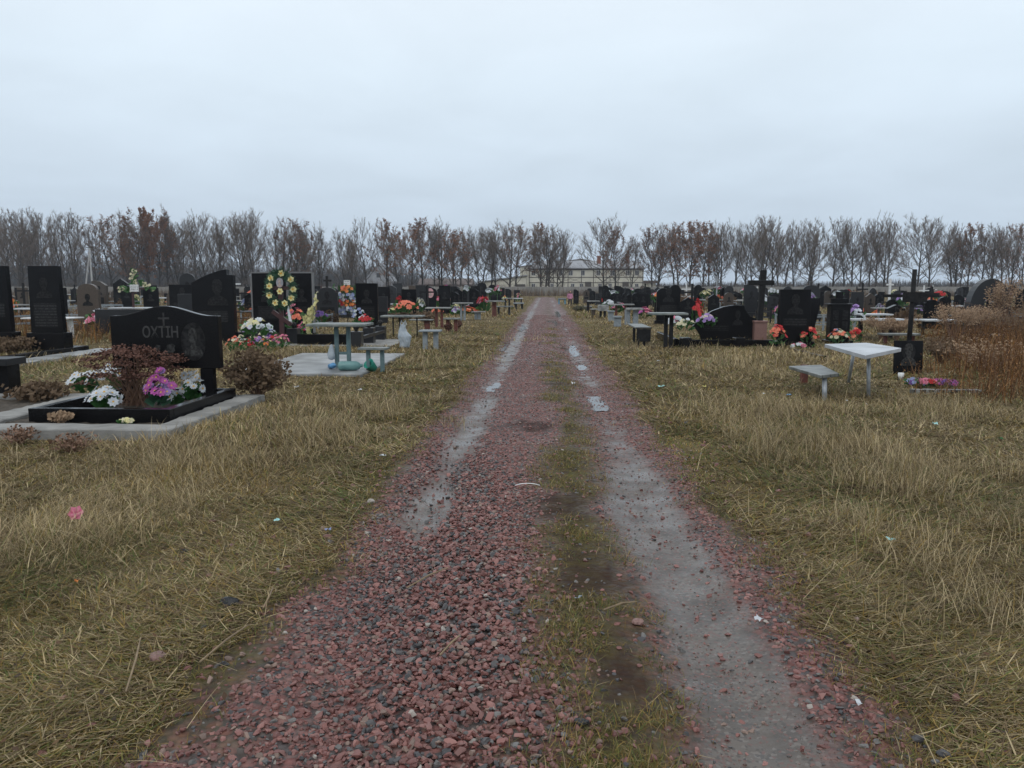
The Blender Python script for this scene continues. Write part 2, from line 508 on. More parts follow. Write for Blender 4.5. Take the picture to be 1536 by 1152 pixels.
def road_material():
    m, nt, p = nodes_of('red gravel track')
    N, L = nt.nodes.new, nt.links.new
    tc = N('ShaderNodeTexCoord')

    def noise(sc, det=6):
        n = N('ShaderNodeTexNoise'); n.inputs['Scale'].default_value = sc; n.inputs['Detail'].default_value = det
        L(tc.outputs['Object'], n.inputs['Vector']); return n.outputs['Fac']

    def mixc(f, a, b):
        k = N('ShaderNodeMix'); k.data_type = 'RGBA'
        L(f, k.inputs[0])
        for s_, v in ((6, a), (7, b)):
            if isinstance(v, tuple): k.inputs[s_].default_value = (*v, 1)
            else: L(v, k.inputs[s_])
        return k.outputs[2]
    vo = N('ShaderNodeTexVoronoi'); vo.inputs['Scale'].default_value = 26
    L(tc.outputs['Object'], vo.inputs['Vector'])
    sep = N('ShaderNodeSeparateColor'); L(vo.outputs['Color'], sep.inputs[0])
    cr = N('ShaderNodeValToRGB'); cr.color_ramp.interpolation = 'CONSTANT'
    st = [(0, (.19, .072, .062)), (.3, (.135, .05, .044)), (.5, (.085, .07, .068)), (.64, (.21, .10, .086)), (.85, (.15, .09, .08)), (.95, (.05, .05, .055))]
    while len(cr.color_ramp.elements) < len(st): cr.color_ramp.elements.new(.5)
    for e, (pos, c) in zip(cr.color_ramp.elements, st): e.position = pos; e.color = (*c, 1)
    L(sep.outputs[0], cr.inputs['Fac'])
    dk = N('ShaderNodeMapRange'); dk.inputs['From Max'].default_value = .035; dk.inputs['From Min'].default_value = .0
    dk.inputs['To Min'].default_value = 0; dk.inputs['To Max'].default_value = .75
    gap = N('ShaderNodeMath'); gap.operation = 'MULTIPLY'; gap.inputs[1].default_value = .9
    pw = N('ShaderNodeMath'); pw.operation = 'POWER'; pw.inputs[1].default_value = 3
    sc = N('ShaderNodeMath'); sc.operation = 'MULTIPLY'; sc.inputs[1].default_value = 1.35
    L(vo.outputs['Distance'], sc.inputs[0]); L(sc.outputs[0], pw.inputs[0]); L(pw.outputs[0], gap.inputs[0]); gap.use_clamp = True
    grav = mixc(gap.outputs[0], cr.outputs['Color'], (.05, .036, .032))
    a1 = N('ShaderNodeAttribute'); a1.attribute_name = 'rut'
    a2 = N('ShaderNodeAttribute'); a2.attribute_name = 'moss'
    mudr = N('ShaderNodeValToRGB'); mudr.color_ramp.elements[0].position = .3; mudr.color_ramp.elements[1].position = .7
    mudr.color_ramp.elements[0].color = (.052, .042, .035, 1); mudr.color_ramp.elements[1].color = (.125, .104, .087, 1)
    L(noise(5, 10), mudr.inputs['Fac'])
    mosr = N('ShaderNodeValToRGB'); mosr.color_ramp.elements[0].position = .35; mosr.color_ramp.elements[1].position = .65
    mosr.color_ramp.elements[0].color = (.05, .038, .026, 1); mosr.color_ramp.elements[1].color = (.10, .085, .03, 1)
    L(noise(11, 8), mosr.inputs['Fac'])
    c = mixc(a2.outputs['Fac'], grav, mosr.outputs['Color'])
    v2 = N('ShaderNodeTexVoronoi'); v2.inputs['Scale'].default_value = 75; L(tc.outputs['Object'], v2.inputs['Vector'])
    s2 = N('ShaderNodeSeparateColor'); L(v2.outputs['Color'], s2.inputs[0])
    gr = N('ShaderNodeValToRGB'); gr.color_ramp.interpolation = 'CONSTANT'
    for pos, cc in ((.62, (.045, .038, .034)), (.76, (.12, .055, .046)), (.90, (.15, .13, .115))):
        e = gr.color_ramp.elements.new(pos); e.color = (*cc, 1)
    L(s2.outputs[0], gr.inputs['Fac'])
    gt_ = N('ShaderNodeMapRange'); gt_.inputs['From Min'].default_value = .60; gt_.inputs['From Max'].default_value = .63; L(s2.outputs[0], gt_.inputs['Value'])
    gm_ = N('ShaderNodeMath'); gm_.operation = 'MULTIPLY'; gm_.inputs[1].default_value = .65; L(gt_.outputs['Result'], gm_.inputs[0])
    mudc = mixc(gm_.outputs[0], mudr.outputs['Color'], gr.outputs['Color'])
    c = mixc(a1.outputs['Fac'], c, mudc)
    a3 = N('ShaderNodeAttribute'); a3.attribute_name = 'dark'
    d3 = N('ShaderNodeMath'); d3.operation = 'MULTIPLY'; d3.inputs[1].default_value = .75; L(a3.outputs['Fac'], d3.inputs[0])
    c = mixc(d3.outputs[0], c, (.040, .024, .020))
    L(c, p.inputs['Base Color'])
    sm = N('ShaderNodeMath'); sm.operation = 'MAXIMUM'; L(a2.outputs['Fac'], sm.inputs[0]); L(a3.outputs['Fac'], sm.inputs[1])
    sg = N('ShaderNodeMapRange'); sg.inputs['To Min'].default_value = .42; sg.inputs['To Max'].default_value = .03
    L(sm.outputs[0], sg.inputs['Value']); L(sg.outputs['Result'], p.inputs['Specular IOR Level'])
    rg = N('ShaderNodeMapRange'); rg.inputs['To Min'].default_value = .55; rg.inputs['To Max'].default_value = .30
    L(a1.outputs['Fac'], rg.inputs['Value'])
    wv = N('ShaderNodeMapRange'); wv.inputs['From Min'].default_value = .35; wv.inputs['From Max'].default_value = .65; wv.inputs['To Min'].default_value = -.12; wv.inputs['To Max'].default_value = .22
    L(noise(3.2, 7), wv.inputs['Value'])
    ar = N('ShaderNodeMath'); ar.operation = 'ADD'; ar.use_clamp = True; L(rg.outputs['Result'], ar.inputs[0]); L(wv.outputs['Result'], ar.inputs[1])
    L(ar.outputs[0], p.inputs['Roughness'])
    # bumps: stones where there is gravel, fine ripples in the mud
    inv = N('ShaderNodeMath'); inv.operation = 'SUBTRACT'; inv.inputs[0].default_value = 1.0; L(a1.outputs['Fac'], inv.inputs[1])
    hh = N('ShaderNodeMath'); hh.operation = 'MULTIPLY'; L(vo.outputs['Distance'], hh.inputs[0]); L(inv.outputs[0], hh.inputs[1])
    b = N('ShaderNodeBump'); b.invert = True; b.inputs['Strength'].default_value = .8; b.inputs['Distance'].default_value = .03
    L(hh.outputs[0], b.inputs['Height'])
    b2 = N('ShaderNodeBump'); b2.inputs['Strength'].default_value = .35; b2.inputs['Distance'].default_value = .01
    L(noise(30, 6), b2.inputs['Height']); L(b.outputs['Normal'], b2.inputs['Normal']); L(b2.outputs['Normal'], p.inputs['Normal'])
    return m


gm, rm = ground_material(), road_material()


def sub_mesh(name, mask, m):
    F = Q[mask]
    used, inv = np.unique(F.ravel(), return_inverse=True)
    return np_mesh(name, V[used], inv.reshape(-1, 4), m, None, True, {'rut': rut.ravel()[used], 'dark': drk.ravel()[used], 'moss': moss.ravel()[used]})


struct(sub_mesh('ground', ~isroad, gm), 'flat cemetery ground of matted dead grass and soil')
struct(sub_mesh('gravel_road', isroad, rm), 'straight red gravel track with two muddy wheel ruts')

# water standing in the ruts
def puddle(px, py, rx, ry, seed):
    c = G(px, py)
    n = 40
    zs = [H(c.x + rx * .6 * math.cos(a), c.y + ry * .6 * math.sin(a)) for a in np.linspace(0, 6.28, 12)]
    z = sum(zs) / len(zs) + .0005
    vs = [(0, 0, 0)]
    for k in range(n):
        a = 2 * math.pi * k / n
        q = .45 + 1.1 * float(fbm(2 + math.cos(a) * 1.3 + seed * 3.1, 2 + math.sin(a) * 1.3, seed, 4))
        vs.append((rx * q * math.cos(a), ry * q * math.sin(a), 0))
    b = MB().add(vs, [(0, k + 1, (k + 1) % n + 1) for k in range(n)])
    o = b.build('puddle', 'water')
    o.location = (c.x, c.y, z)
    struct(o, 'shallow rain puddle lying in a wheel rut')


for i, a in enumerate(PUDS):
    puddle(a[0], a[1], a[2] * .95, a[3] * 1.0, i + 1)

# ------------------------------------------------------------------ plots of concrete (no grass grows there)
PLOTS = [(-9.2, -3.88, 7.72, 10.55), (-5.75, -3.3, 13.7, 18.05), (-11.15, -10.45, 13.5, 18.8), (-7.4, -4.1, 20.2, 23.0)]


def in_plots(x, y):
    k = np.zeros(x.shape, bool)
    for a, b, c, d in PLOTS: k |= (x > a) & (x < b) & (y > c) & (y < d)
    return k


# ------------------------------------------------------------------ grass
def blades(name, x, y, z, L, W, lean, az, curl, col, segs=3, label=None):
    n = len(x)
    th = lean.copy()
    p = np.stack([x, y, z], -1)
    h = np.stack([np.cos(az), np.sin(az), 0 * az], -1)
    side = np.stack([-np.sin(az), np.cos(az), 0 * az], -1)
    up = np.array([0, 0, 1.0])
    rows = []
    for s in range(segs + 1):
        w = (W * (1 - (s / segs) ** 1.5 * .9))[:, None]
        rows += [p - side * w, p + side * w]
        if s < segs:
            d = h * np.sin(th)[:, None] + up * np.cos(th)[:, None]
            p = p + d * (L / segs)[:, None]
            p[:, 2] = np.maximum(p[:, 2], z + .006 + .012 * (s + 1) / segs)
            th = th + curl / segs
    Vv = np.stack(rows, 1).reshape(-1, 3)
    k = 2 * (segs + 1)
    base = np.arange(n)[:, None] * k
    F = np.concatenate([np.stack([base[:, 0] + 2 * s, base[:, 0] + 2 * s + 1, base[:, 0] + 2 * s + 3, base[:, 0] + 2 * s + 2], -1) for s in range(segs)])
    cc = np.repeat(col, k, 0)
    o = np_mesh(name, Vv, F, M['blades'], cc, True)
    struct(o, label, 'stuff')
    return o


STRAW, OLIVE, GREEN, BROWN, OCHRE, PALE = [np.array(c) for c in ((.335, .262, .140), (.172, .156, .046), (.098, .130, .032), (.155, .108, .060), (.255, .172, .050), (.45, .36, .215))]


def grass_colour(n, wts):
    pal = np.stack([STRAW, OLIVE, GREEN, BROWN, OCHRE, PALE])
    w = np.cumsum(wts, 1) / np.sum(wts, 1, keepdims=True)
    k = (rng.random(n)[:, None] > w).sum(1).clip(0, 5)
    return pal[k] * (.55 + .75 * rng.random(n))[:, None]


def grass():
    NC = 33000
    lo, hi = math.log(1.9), math.log(48)
    cy = np.exp(lo + (hi - lo) * rng.random(NC))
    cxx = (rng.random(NC) * 2 - 1) * (.80 * cy + .6) - .04 * cy
    per = 24
    straw_n = fbm(cxx * .5, cy * .5, 81); green_n = fbm(cxx * .7 + 9, cy * .7, 91); tall_n = fbm(cxx * .33 + 3, cy * .33, 85)
    dist_edge = np.abs(cxx) - 1.25
    tall = sst(.52, .72, tall_n) * sst(.5, 1.8, dist_edge)
    clen = (.062 + .05 * straw_n + .085 * tall) * (1 + .25 * sst(8, 25, cy))
    cvar = rng.random(NC)
    caz = rng.random(NC) * 6.283 * .7 + 9 * fbm(cxx * .9, cy * .9, 88, 3)
    rep = lambda a: np.repeat(a, per)
    spread = rep(.05 + .018 * cy ** .9)
    n = NC * per
    x = rep(cxx) + rng.normal(size=n) * spread; y = rep(cy) + rng.normal(size=n) * spread
    ew = edge_w(x, y)
    ok = (np.abs(x) > ew - .10 * rng.random(n) + .05 * rng.normal(size=n)) & ~in_plots(x, y) & (y > 1.5)
    Y = rep(cy)
    L = rep(clen) * (.45 + .9 * rng.random(n))
    L *= 1 - .55 * (1 - sst(0, .9, np.abs(x) - ew))
    W = (.0016 + .0013 * rng.random(n)) * np.maximum(1, Y / 4.2) ** .95
    lean = np.abs(rng.normal(size=n) * .34 + 1.26 - .4 * rep(tall))
    curl = .4 + 1.2 * rng.random(n)
    az = rep(caz) + rng.normal(size=n) * 1.2
    wts = np.stack([.50 + 1.5 * rep(tall), .34 + 0 * L, .06 + .9 * sst(.52, .7, rep(green_n)), .36 + .7 * sst(.55, .3, rep(tall_n)), .30 + .6 * sst(.5, .3, rep(straw_n)), .12 + .6 * rep(tall)], 1)
    ochre_n = fbm(x * 1.1 + 31, y * 1.1, 131); pale_n = fbm(x * .45 + 17, y * .45, 141)
    wts[:, 4] += 1.3 * sst(.55, .72, ochre_n); wts[:, 5] += 1.2 * sst(.52, .68, pale_n); wts[:, 3] += 1.2 * sst(.5, .36, pale_n)
    out_ = sst(1.0, 2.6, np.abs(x) - ew)
    wts[:, 0] += .6 * out_; wts[:, 5] += .45 * out_
    near_edge = 1 - sst(.1, 1.1, np.abs(x) - ew)
    wts[:, 4] += .6 * near_edge; wts[:, 1] += .6 * near_edge; wts[:, 2] += .2 * near_edge; wts[:, 0] *= 1 - .5 * near_edge
    col = grass_colour(n, wts) * (.62 + .76 * rep(cvar))[:, None] * (.8 + .45 * fbm(rep(cxx) * 1.1, rep(cy) * 1.1, 95))[:, None]
    z = hgt(x, y) - .004
    a = [v[ok] for v in (x, y, z, L, W, lean, az, curl)]
    print('grass blades', ok.sum())
    blades('grass', *a, col[ok], 3, 'matted dead yellow and olive grass on both verges')


def tufts(name, spots, label, colw, lean0=.25, w=.0022):
    """taller clumps: spots = (x, y, radius, count, length)"""
    X = []; 
    for (sx, sy, r, c, l) in spots:
        k = int(c)
        X.append(np.stack([sx + rng.normal(size=k) * r, sy + rng.normal(size=k) * r, np.full(k, l), np.full(k, rng.random() * 6.28), np.full(k, rng.random())], 1))
    X = np.concatenate(X)
    x, y, l, a0, cv = X.T
    n = len(x)
    ok = ~in_plots(x, y)
    W = (w * .8 + w * .5 * rng.random(n)) * np.maximum(1, y / 5) ** .8
    col = grass_colour(n, np.tile(np.array(colw, float), (n, 1))) * (.8 + .4 * cv)[:, None]
    arr = (x, y, hgt(x, y) - .005, l * (.4 + .8 * rng.random(n)), W, np.abs(rng.normal(size=n) * .35 + lean0 + .15), np.where(rng.random(n) < .25, a0, rng.random(n) * 6.28), .4 + 1.5 * rng.random(n))
    return blades(name, *[v[ok] for v in arr], col[ok], 4, label)


def thatch():
    """flattened dead leaves lying under the standing blades, and coarse far tufts"""
    n = 330000
    lo, hi = math.log(1.9), math.log(26)
    y = np.exp(lo + (hi - lo) * rng.random(n)); x = (rng.random(n) * 2 - 1) * (.78 * y + .6) - .04 * y
    ew = edge_w(x, y)
    ok = (np.abs(x) > ew - .02 + .05 * rng.normal(size=n)) & ~in_plots(x, y)
    bare = fbm(x * .9 + 4, y * .9, 113)
    ok &= rng.random(n) < sst(.68, .5, bare)
    L = (.05 + .09 * rng.random(n)) * np.maximum(1, y / 8)
    az = 9 * fbm(x * .9, y * .9, 88, 3) + rng.normal(size=n) * 1.3
    wts = np.tile(np.array([.55, .5, .16, .7, .4, .18]), (n, 1)); wts[:, 2] += .9 * sst(.52, .7, fbm(x * .7 + 9, y * .7, 91))
    col = grass_colour(n, wts) * (.78 + .55 * fbm(x * 1.3, y * 1.3, 97))[:, None]
    a = (x, y, hgt(x, y) + .002 + .012 * rng.random(n), L, (.0022 + .0016 * rng.random(n)) * np.maximum(1, y / 4.2) ** .95, 1.42 + .16 * rng.normal(size=n), az, .15 * rng.normal(size=n))
    blades('thatch', *[v[ok] for v in a], col[ok], 2, 'flattened dead grass blades lying on the soil')
    n = 70000
    y = np.exp(math.log(40) + (math.log(128) - math.log(40)) * rng.random(n)); x = (rng.random(n) * 2 - 1) * (.76 * y)
    ok = np.abs(x) > 1.6
    col = grass_colour(n, np.tile(np.array([.8, .35, .08, .5, .3, .3]), (n, 1)))
    a = (x, y, hgt(x, y), .08 + .14 * rng.random(n), .02 + .03 * rng.random(n), np.abs(.7 + .5 * rng.normal(size=n)), rng.random(n) * 6.28, .8 * rng.random(n))
    blades('far_grass', *[v[ok] for v in a], col[ok], 2, 'dead grass among the distant graves')


grass()
thatch()
# verge tufts, taller pale patches seen in the photograph, and the moss tufts on the middle ridge
sp = []
for (px, py, r, c) in ((40, 770, .25, 500), (20, 700, .3, 500), (70, 830, .2, 300), (470, 660, .25, 700), (520, 640, .3, 700), (420, 690, .22, 400), (560, 600, .3, 600), (1240, 665, .3, 900),
                       (1300, 690, .3, 900), (1380, 705, .35, 800), (1200, 690, .2, 400), (1440, 770, .3, 700), (1480, 840, .25, 500), (1500, 700, .4, 700), (1180, 640, .4, 700), (1060, 545, .6, 700),
                       (1120, 560, .5, 700), (640, 540, .5, 500), (960, 520, .6, 500), (1300, 620, .5, 900), (1230, 620, .4, 600), (1420, 620, .6, 900), (1500, 620, .5, 900), (300, 690, .3, 400), (180, 700, .3, 300), (1340, 800, .2, 300), (1460, 930, .15, 250)):
    g = G(px, py)
    for k in range(9):
        sp.append((g.x + rnd.gauss(0, r * 1.5), g.y + rnd.gauss(0, r * 1.5), r * .55, c / 9 * 1.6, rnd.uniform(.12, .36)))
tufts('dry_grass', sp, 'taller pale straw clumps standing in the verges', (1.0, .15, .06, .45, .12, 1.3), .4, .0016)
sp = []
k = 0
while k < 420:
    y = math.exp(rnd.uniform(math.log(2.0), math.log(30))); x = rnd.gauss(.22, .27)
    r_, m_ = road_masks(np.array([x]), np.array([y]))
    if m_[0] > .30 and r_[0] < .5 and dark_patch(np.array([x]), np.array([y]))[0] < .3:
        sp.append((x, y, .035 + .004 * y, 38, rnd.uniform(.035, .085))); k += 1
for _ in range(420):
    y = math.exp(rnd.uniform(math.log(2.0), math.log(30))); sgn = rnd.choice((-1, 1))
    sp.append((sgn * (float(edge_w(np.array([sgn * 1.]), np.array([y]))[0]) - abs(rnd.gauss(0, .12))), y, .035 + .004 * y, 30, rnd.uniform(.03, .07)))
tufts('moss', sp, 'low olive moss and grass tufts along the ridge and edges of the track', (.25, 1.0, .5, .4, .9, .1), .5, .0016)
# long pale stalks lying loosely
def stalks():
    n = 900
    y = np.exp(math.log(2) + rng.random(n) * math.log(9)); x = (rng.random(n) * 2 - 1) * (.8 * y + .5)
    ok = (np.abs(x) > 1.25) & ~in_plots(x, y)
    L = .15 + .3 * rng.random(n)
    col = np.stack([PALE] * n) * (.7 + .6 * rng.random(n))[:, None]
    a = (x, y, hgt(x, y) + .02, L, .0014 * np.maximum(1, y / 4), 1.0 + .5 * rng.random(n), rng.random(n) * 6.28, .35 * rng.random(n))
    blades('straw', *[v[ok] for v in a], col[ok], 4, 'loose bleached straws lying over the grass')



def leaf_litter():
    n = 5200
    y = np.exp(math.log(1.9) + rng.random(n) * math.log(11)); x = (rng.random(n) * 2 - 1) * (.78 * y + .5)
    ok = (np.abs(x) > 1.2) & ~in_plots(x, y) & (fbm(x * .8, y * .8, 121) > .42)
    x, y = x[ok], y[ok]; n = len(x)
    c = np.stack([x, y, hgt(x, y) + .012 + .04 * rng.random(n)], -1)
    a = rng.random(n) * 6.28; t = rng.normal(size=n) * .4
    d = np.stack([np.cos(a), np.sin(a), t], -1); e = np.stack([-np.sin(a), np.cos(a), rng.normal(size=n) * .4], -1)
    sz = ((.007 + .012 * rng.random(n)) * np.maximum(1, y / 9))[:, None]
    Vv = np.stack([c - d * sz, c + e * sz * .55, c + d * sz, c - e * sz * .5], 1).reshape(-1, 3)
    pal = np.array([(.12, .065, .035), (.085, .05, .03), (.16, .10, .05), (.06, .042, .03)])
    o = np_mesh('fallen_leaves', Vv, np.arange(n * 4).reshape(-1, 4), M['blades'], np.repeat(pal[rng.integers(0, 4, n)], 4, 0))
    struct(o, 'small withered brown leaves scattered in the verge grass', 'stuff')


stalks()
leaf_litter()

# ------------------------------------------------------------------ gravel stones
def ico(sub):
    bm = bmesh.new(); bmesh.ops.create_icosphere(bm, subdivisions=sub, radius=1)
    v = np.array([x.co[:] for x in bm.verts]); f = np.array([[w.index for w in q.verts] for q in bm.faces]); bm.free()
    return v, f


def rot_mats(n, tilt):
    a, b, c = rng.random(n) * 6.283, rng.normal(size=n) * tilt, rng.normal(size=n) * tilt
    ca, sa, cb, sb, cc, sc_ = np.cos(a), np.sin(a), np.cos(b), np.sin(b), np.cos(c), np.sin(c)
    o, z = np.ones(n), np.zeros(n)
    Rz = np.stack([np.stack([ca, -sa, z], -1), np.stack([sa, ca, z], -1), np.stack([z, z, o], -1)], 1)
    Rx = np.stack([np.stack([o, z, z], -1), np.stack([z, cb, -sb], -1), np.stack([z, sb, cb], -1)], 1)
    Ry = np.stack([np.stack([cc, z, sc_], -1), np.stack([z, o, z], -1), np.stack([-sc_, z, cc], -1)], 1)
    return Rz @ Rx @ Ry


def stones_at(x, y, z, r, tsub, cols, name, label):
    n = len(x)
    v, f = ico(tsub)
    T = []
    for k in range(14):
        w = v.copy()
        for _ in range(9):                        # chop facets off: crushed stone
            d = rng.normal(size=3); d /= np.linalg.norm(d)
            h = .40 + .36 * rng.random()
            t = w @ d
            w = w - np.where(t > h, t - h, 0)[:, None] * d
        w *= 1 + .08 * rng.normal(size=(len(w), 1))
        T.append(w)
    T = np.stack(T)[rng.integers(0, 14, n)]
    s = np.stack([r * (.9 + .55 * rng.random(n)), r * (.75 + .35 * rng.random(n)), r * (.42 + .33 * rng.random(n))], -1)
    Vv = (T * s[:, None, :]) @ rot_mats(n, .35).transpose(0, 2, 1) + np.stack([x, y, z], -1)[:, None, :]
    m = len(v)
    F = (f[None] + (np.arange(n) * m)[:, None, None]).reshape(-1, 3)
    o = np_mesh(name, Vv.reshape(-1, 3), F, M['stones'], np.repeat(cols, m, 0), False)
    struct(o, label, 'stuff')


def stone_cols(n, grey=None):
    pal = np.array([(.180, .078, .067), (.215, .102, .088), (.135, .056, .049), (.072, .069, .070), (.046, .045, .048), (.19, .13, .105), (.12, .115, .11), (.28, .25, .22)])
    p = np.array([.28, .24, .18, .08, .06, .09, .055, .012]); 
    k = rng.choice(8, n, p=p / p.sum())
    if grey is not None:                       # some stretches were filled with grey stone
        k = np.where(rng.random(n) < grey, rng.choice([3, 3, 4, 4, 6], n), k)
    return pal[k] * (.7 + .6 * rng.random(n))[:, None]


def gravel(y0, y1, dens, rmin, rmax, sub, name, label):
    n = int(dens * (y1 - y0) * 3.2)
    x = (rng.random(n) - .5) * 3.2; y = y0 + (y1 - y0) * rng.random(n)
    rt, ms = road_masks(x, y)
    ew = edge_w(x, y)
    g = 1 - .93 * sst(.05, .75, rt)
    g = g * (1 - .9 * sst(.15, .6, ms)) * (1 - .8 * sst(.2, .7, dark_patch(x, y)))
    g = g * (1 - sst(-.05, .2, np.abs(x) - ew) * .97)
    right = sst(.25, .5, x) * (1 - sst(5, 9, y))
    g = g * (1 - .35 * right)
    # a thick heap of loose stones left of the middle, close to the camera
    heap = np.exp(-((x + .35 + .12 * (y - 3)) / .42) ** 2) * (1 - sst(6, 9, y)); 
    g = np.maximum(g, .97 * heap * (rt < .5))
    ok = rng.random(n) < g
    x, y, heap = x[ok], y[ok], heap[ok]
    n = len(x)
    r = rmin + (rmax - rmin) * rng.random(n) ** 1.8
    r = r * (1 + .25 * heap)
    z = hgt(x, y) + r * (-.15 + .4 * rng.random(n)) + .020 * heap * rng.random(n)
    print(name, n)
    gr = .28 * np.maximum(np.exp(-((x + .82) / .3) ** 2), .8 * np.exp(-((x - .5) / .25) ** 2)) * sst(.3, .6, fbm(x * 1.2, y * .6, 57) + .12 * (y > 3.5))
    stones_at(x, y, z, r, sub, stone_cols(n, gr), name, label)


gravel(1.9, 6.5, 3000, .006, .0195, 2, 'gravel', 'loose crushed red and grey stone close by on the track')
gravel(6.5, 16, 1500, .007, .021, 1, 'gravel', 'crushed red and grey stone farther along the track')
gravel(16, 44, 260, .014, .030, 1, 'gravel', 'distant thin scatter of crushed stone on the track')
def rut_grit():
    n = 24000
    y = np.exp(math.log(1.9) + rng.random(n) * math.log(7)); x = rng.choice((-.86, .77), n) + rng.normal(size=n) * .26
    rt, ms = road_masks(x, y)
    ok = (rt > .05) & (fbm(x * 5, y * 3, 44) > .40) & (y < 13)
    x, y = x[ok], y[ok]
    r = .002 + .010 * rng.random(len(x)) ** 3.5
    stones_at(x, y, hgt(x, y) - r * .1, r, 1, stone_cols(len(x)) * .6 + np.array([.05, .042, .037]), 'grit', 'small wet grit pressed into the muddy ruts')


rut_grit()
# the few pebbles kicked out into the grass
n_ = 160
x_ = rng.choice((-1, 1), n_) * (1.3 + np.abs(rng.normal(size=n_)) * .35); y_ = np.exp(math.log(2) + rng.random(n_) * math.log(6))
r_ = .012 + .018 * rng.random(n_)
stones_at(x_, y_, hgt(x_, y_) + r_ * .4, r_, 2, stone_cols(n_), 'pebbles', 'stray stones in the grass beside the track')

# ------------------------------------------------------------------ flowers
def bunch_mesh(cols, n, rx, h, br, leaf='green', far=False):
    """one blossom mesh per colour and one of leaves, all as (name, builder, mats)"""
    lv = MB()
    for k in range(int(n * 1.3) + 6):
        a = rnd.random() * 6.28; q = math.sqrt(rnd.random())
        c = (rx * q * math.cos(a), rx * q * math.sin(a), h * rnd.uniform(.15, .75))
        d = Vector((math.cos(a) * .6, math.sin(a) * .6, rnd.uniform(.1, .9))).normalized()
        lv.quad(c, d * br * .9, d.orthogonal().normalized() * br * .36)
    bl = [MB() for _ in cols]
    singles = []
    for k in range(n):
        a = rnd.random() * 6.28; q = math.sqrt(rnd.random())
        hz = h * (1 - .45 * q * q) * rnd.uniform(.85, 1.05)
        c = (rx * q * math.cos(a), rx * q * math.sin(a), hz)
        nn = Vector((math.cos(a) * q * .9, math.sin(a) * q * .9 - .35, .8))
        i = rnd.randrange(len(cols))
        bl[i].blossom(c, nn, br * rnd.uniform(.7, 1.2), rnd.choice((5, 6, 7)), 2 if far else 3, rnd.uniform(.15, .5))
    return lv, bl


FAR = {}


def bunch(px, py, size, cols, label, z=None, n=None, near=False, loc=None, h=None, group=None, vase=None):
    if loc is None:
        g = G(px, py, 0 if z is None else z)
        loc = (g.x, g.y, H(g.x, g.y) if z is None else z)
    tall = bool(h and h > 1.0)
    key = tuple(cols) + (tall,)
    if near:
        t = thing('flower_bunch', label, 'flowers', loc, 0, group)
        hh = h or size * .75
        z0 = 0
        if vase:
            MB().lathe([(.02, 0), (size * .2, 0), (size * .26, hh * .45), (size * .2, hh * .5)], 10).build('vase', vase, t, True)
            z0 = hh * .35
        lv, bl = bunch_mesh(cols, int((n or 14) * 1.7), size / 2 * 1.1, hh * 1.1, size * .155)
        o = lv.build('leaves', 'green', t); o.location.z = z0
        for b, c in zip(bl, cols):
            if b.v:
                o = b.build('blossoms', c, t); o.location.z = z0
        return t
    if key not in FAR:
        lv, bl = bunch_mesh(cols, 24, .5, .7, .17, far=True)
        me = MB(); me.v, me.f, me.mi = lv.v[:], [f[:] for f in lv.f], [0] * len(lv.f)
        for i, b in enumerate(bl):
            me.m = i + 1; me.add(b.v, b.f)
        if tall:                                   # the bunch sits on top of a stake
            me.v = [(x, y, z + .9) for x, y, z in me.v]
            me.m = 0; me.box(-.03, .03, -.03, .03, -.1, 1.2)
        o = me.build('flower_bunch', ['green'] + list(cols))
        FAR[key] = o
        first = True
    else:
        o = FAR[key].copy(); COL.objects.link(o)
    o.location = loc; o.scale = (size, size, h / 1.6 if tall else ((h / .7) if h else size)); o.rotation_euler = (0, 0, rnd.random() * 6)
    return tag(o, label, 'flowers', group)


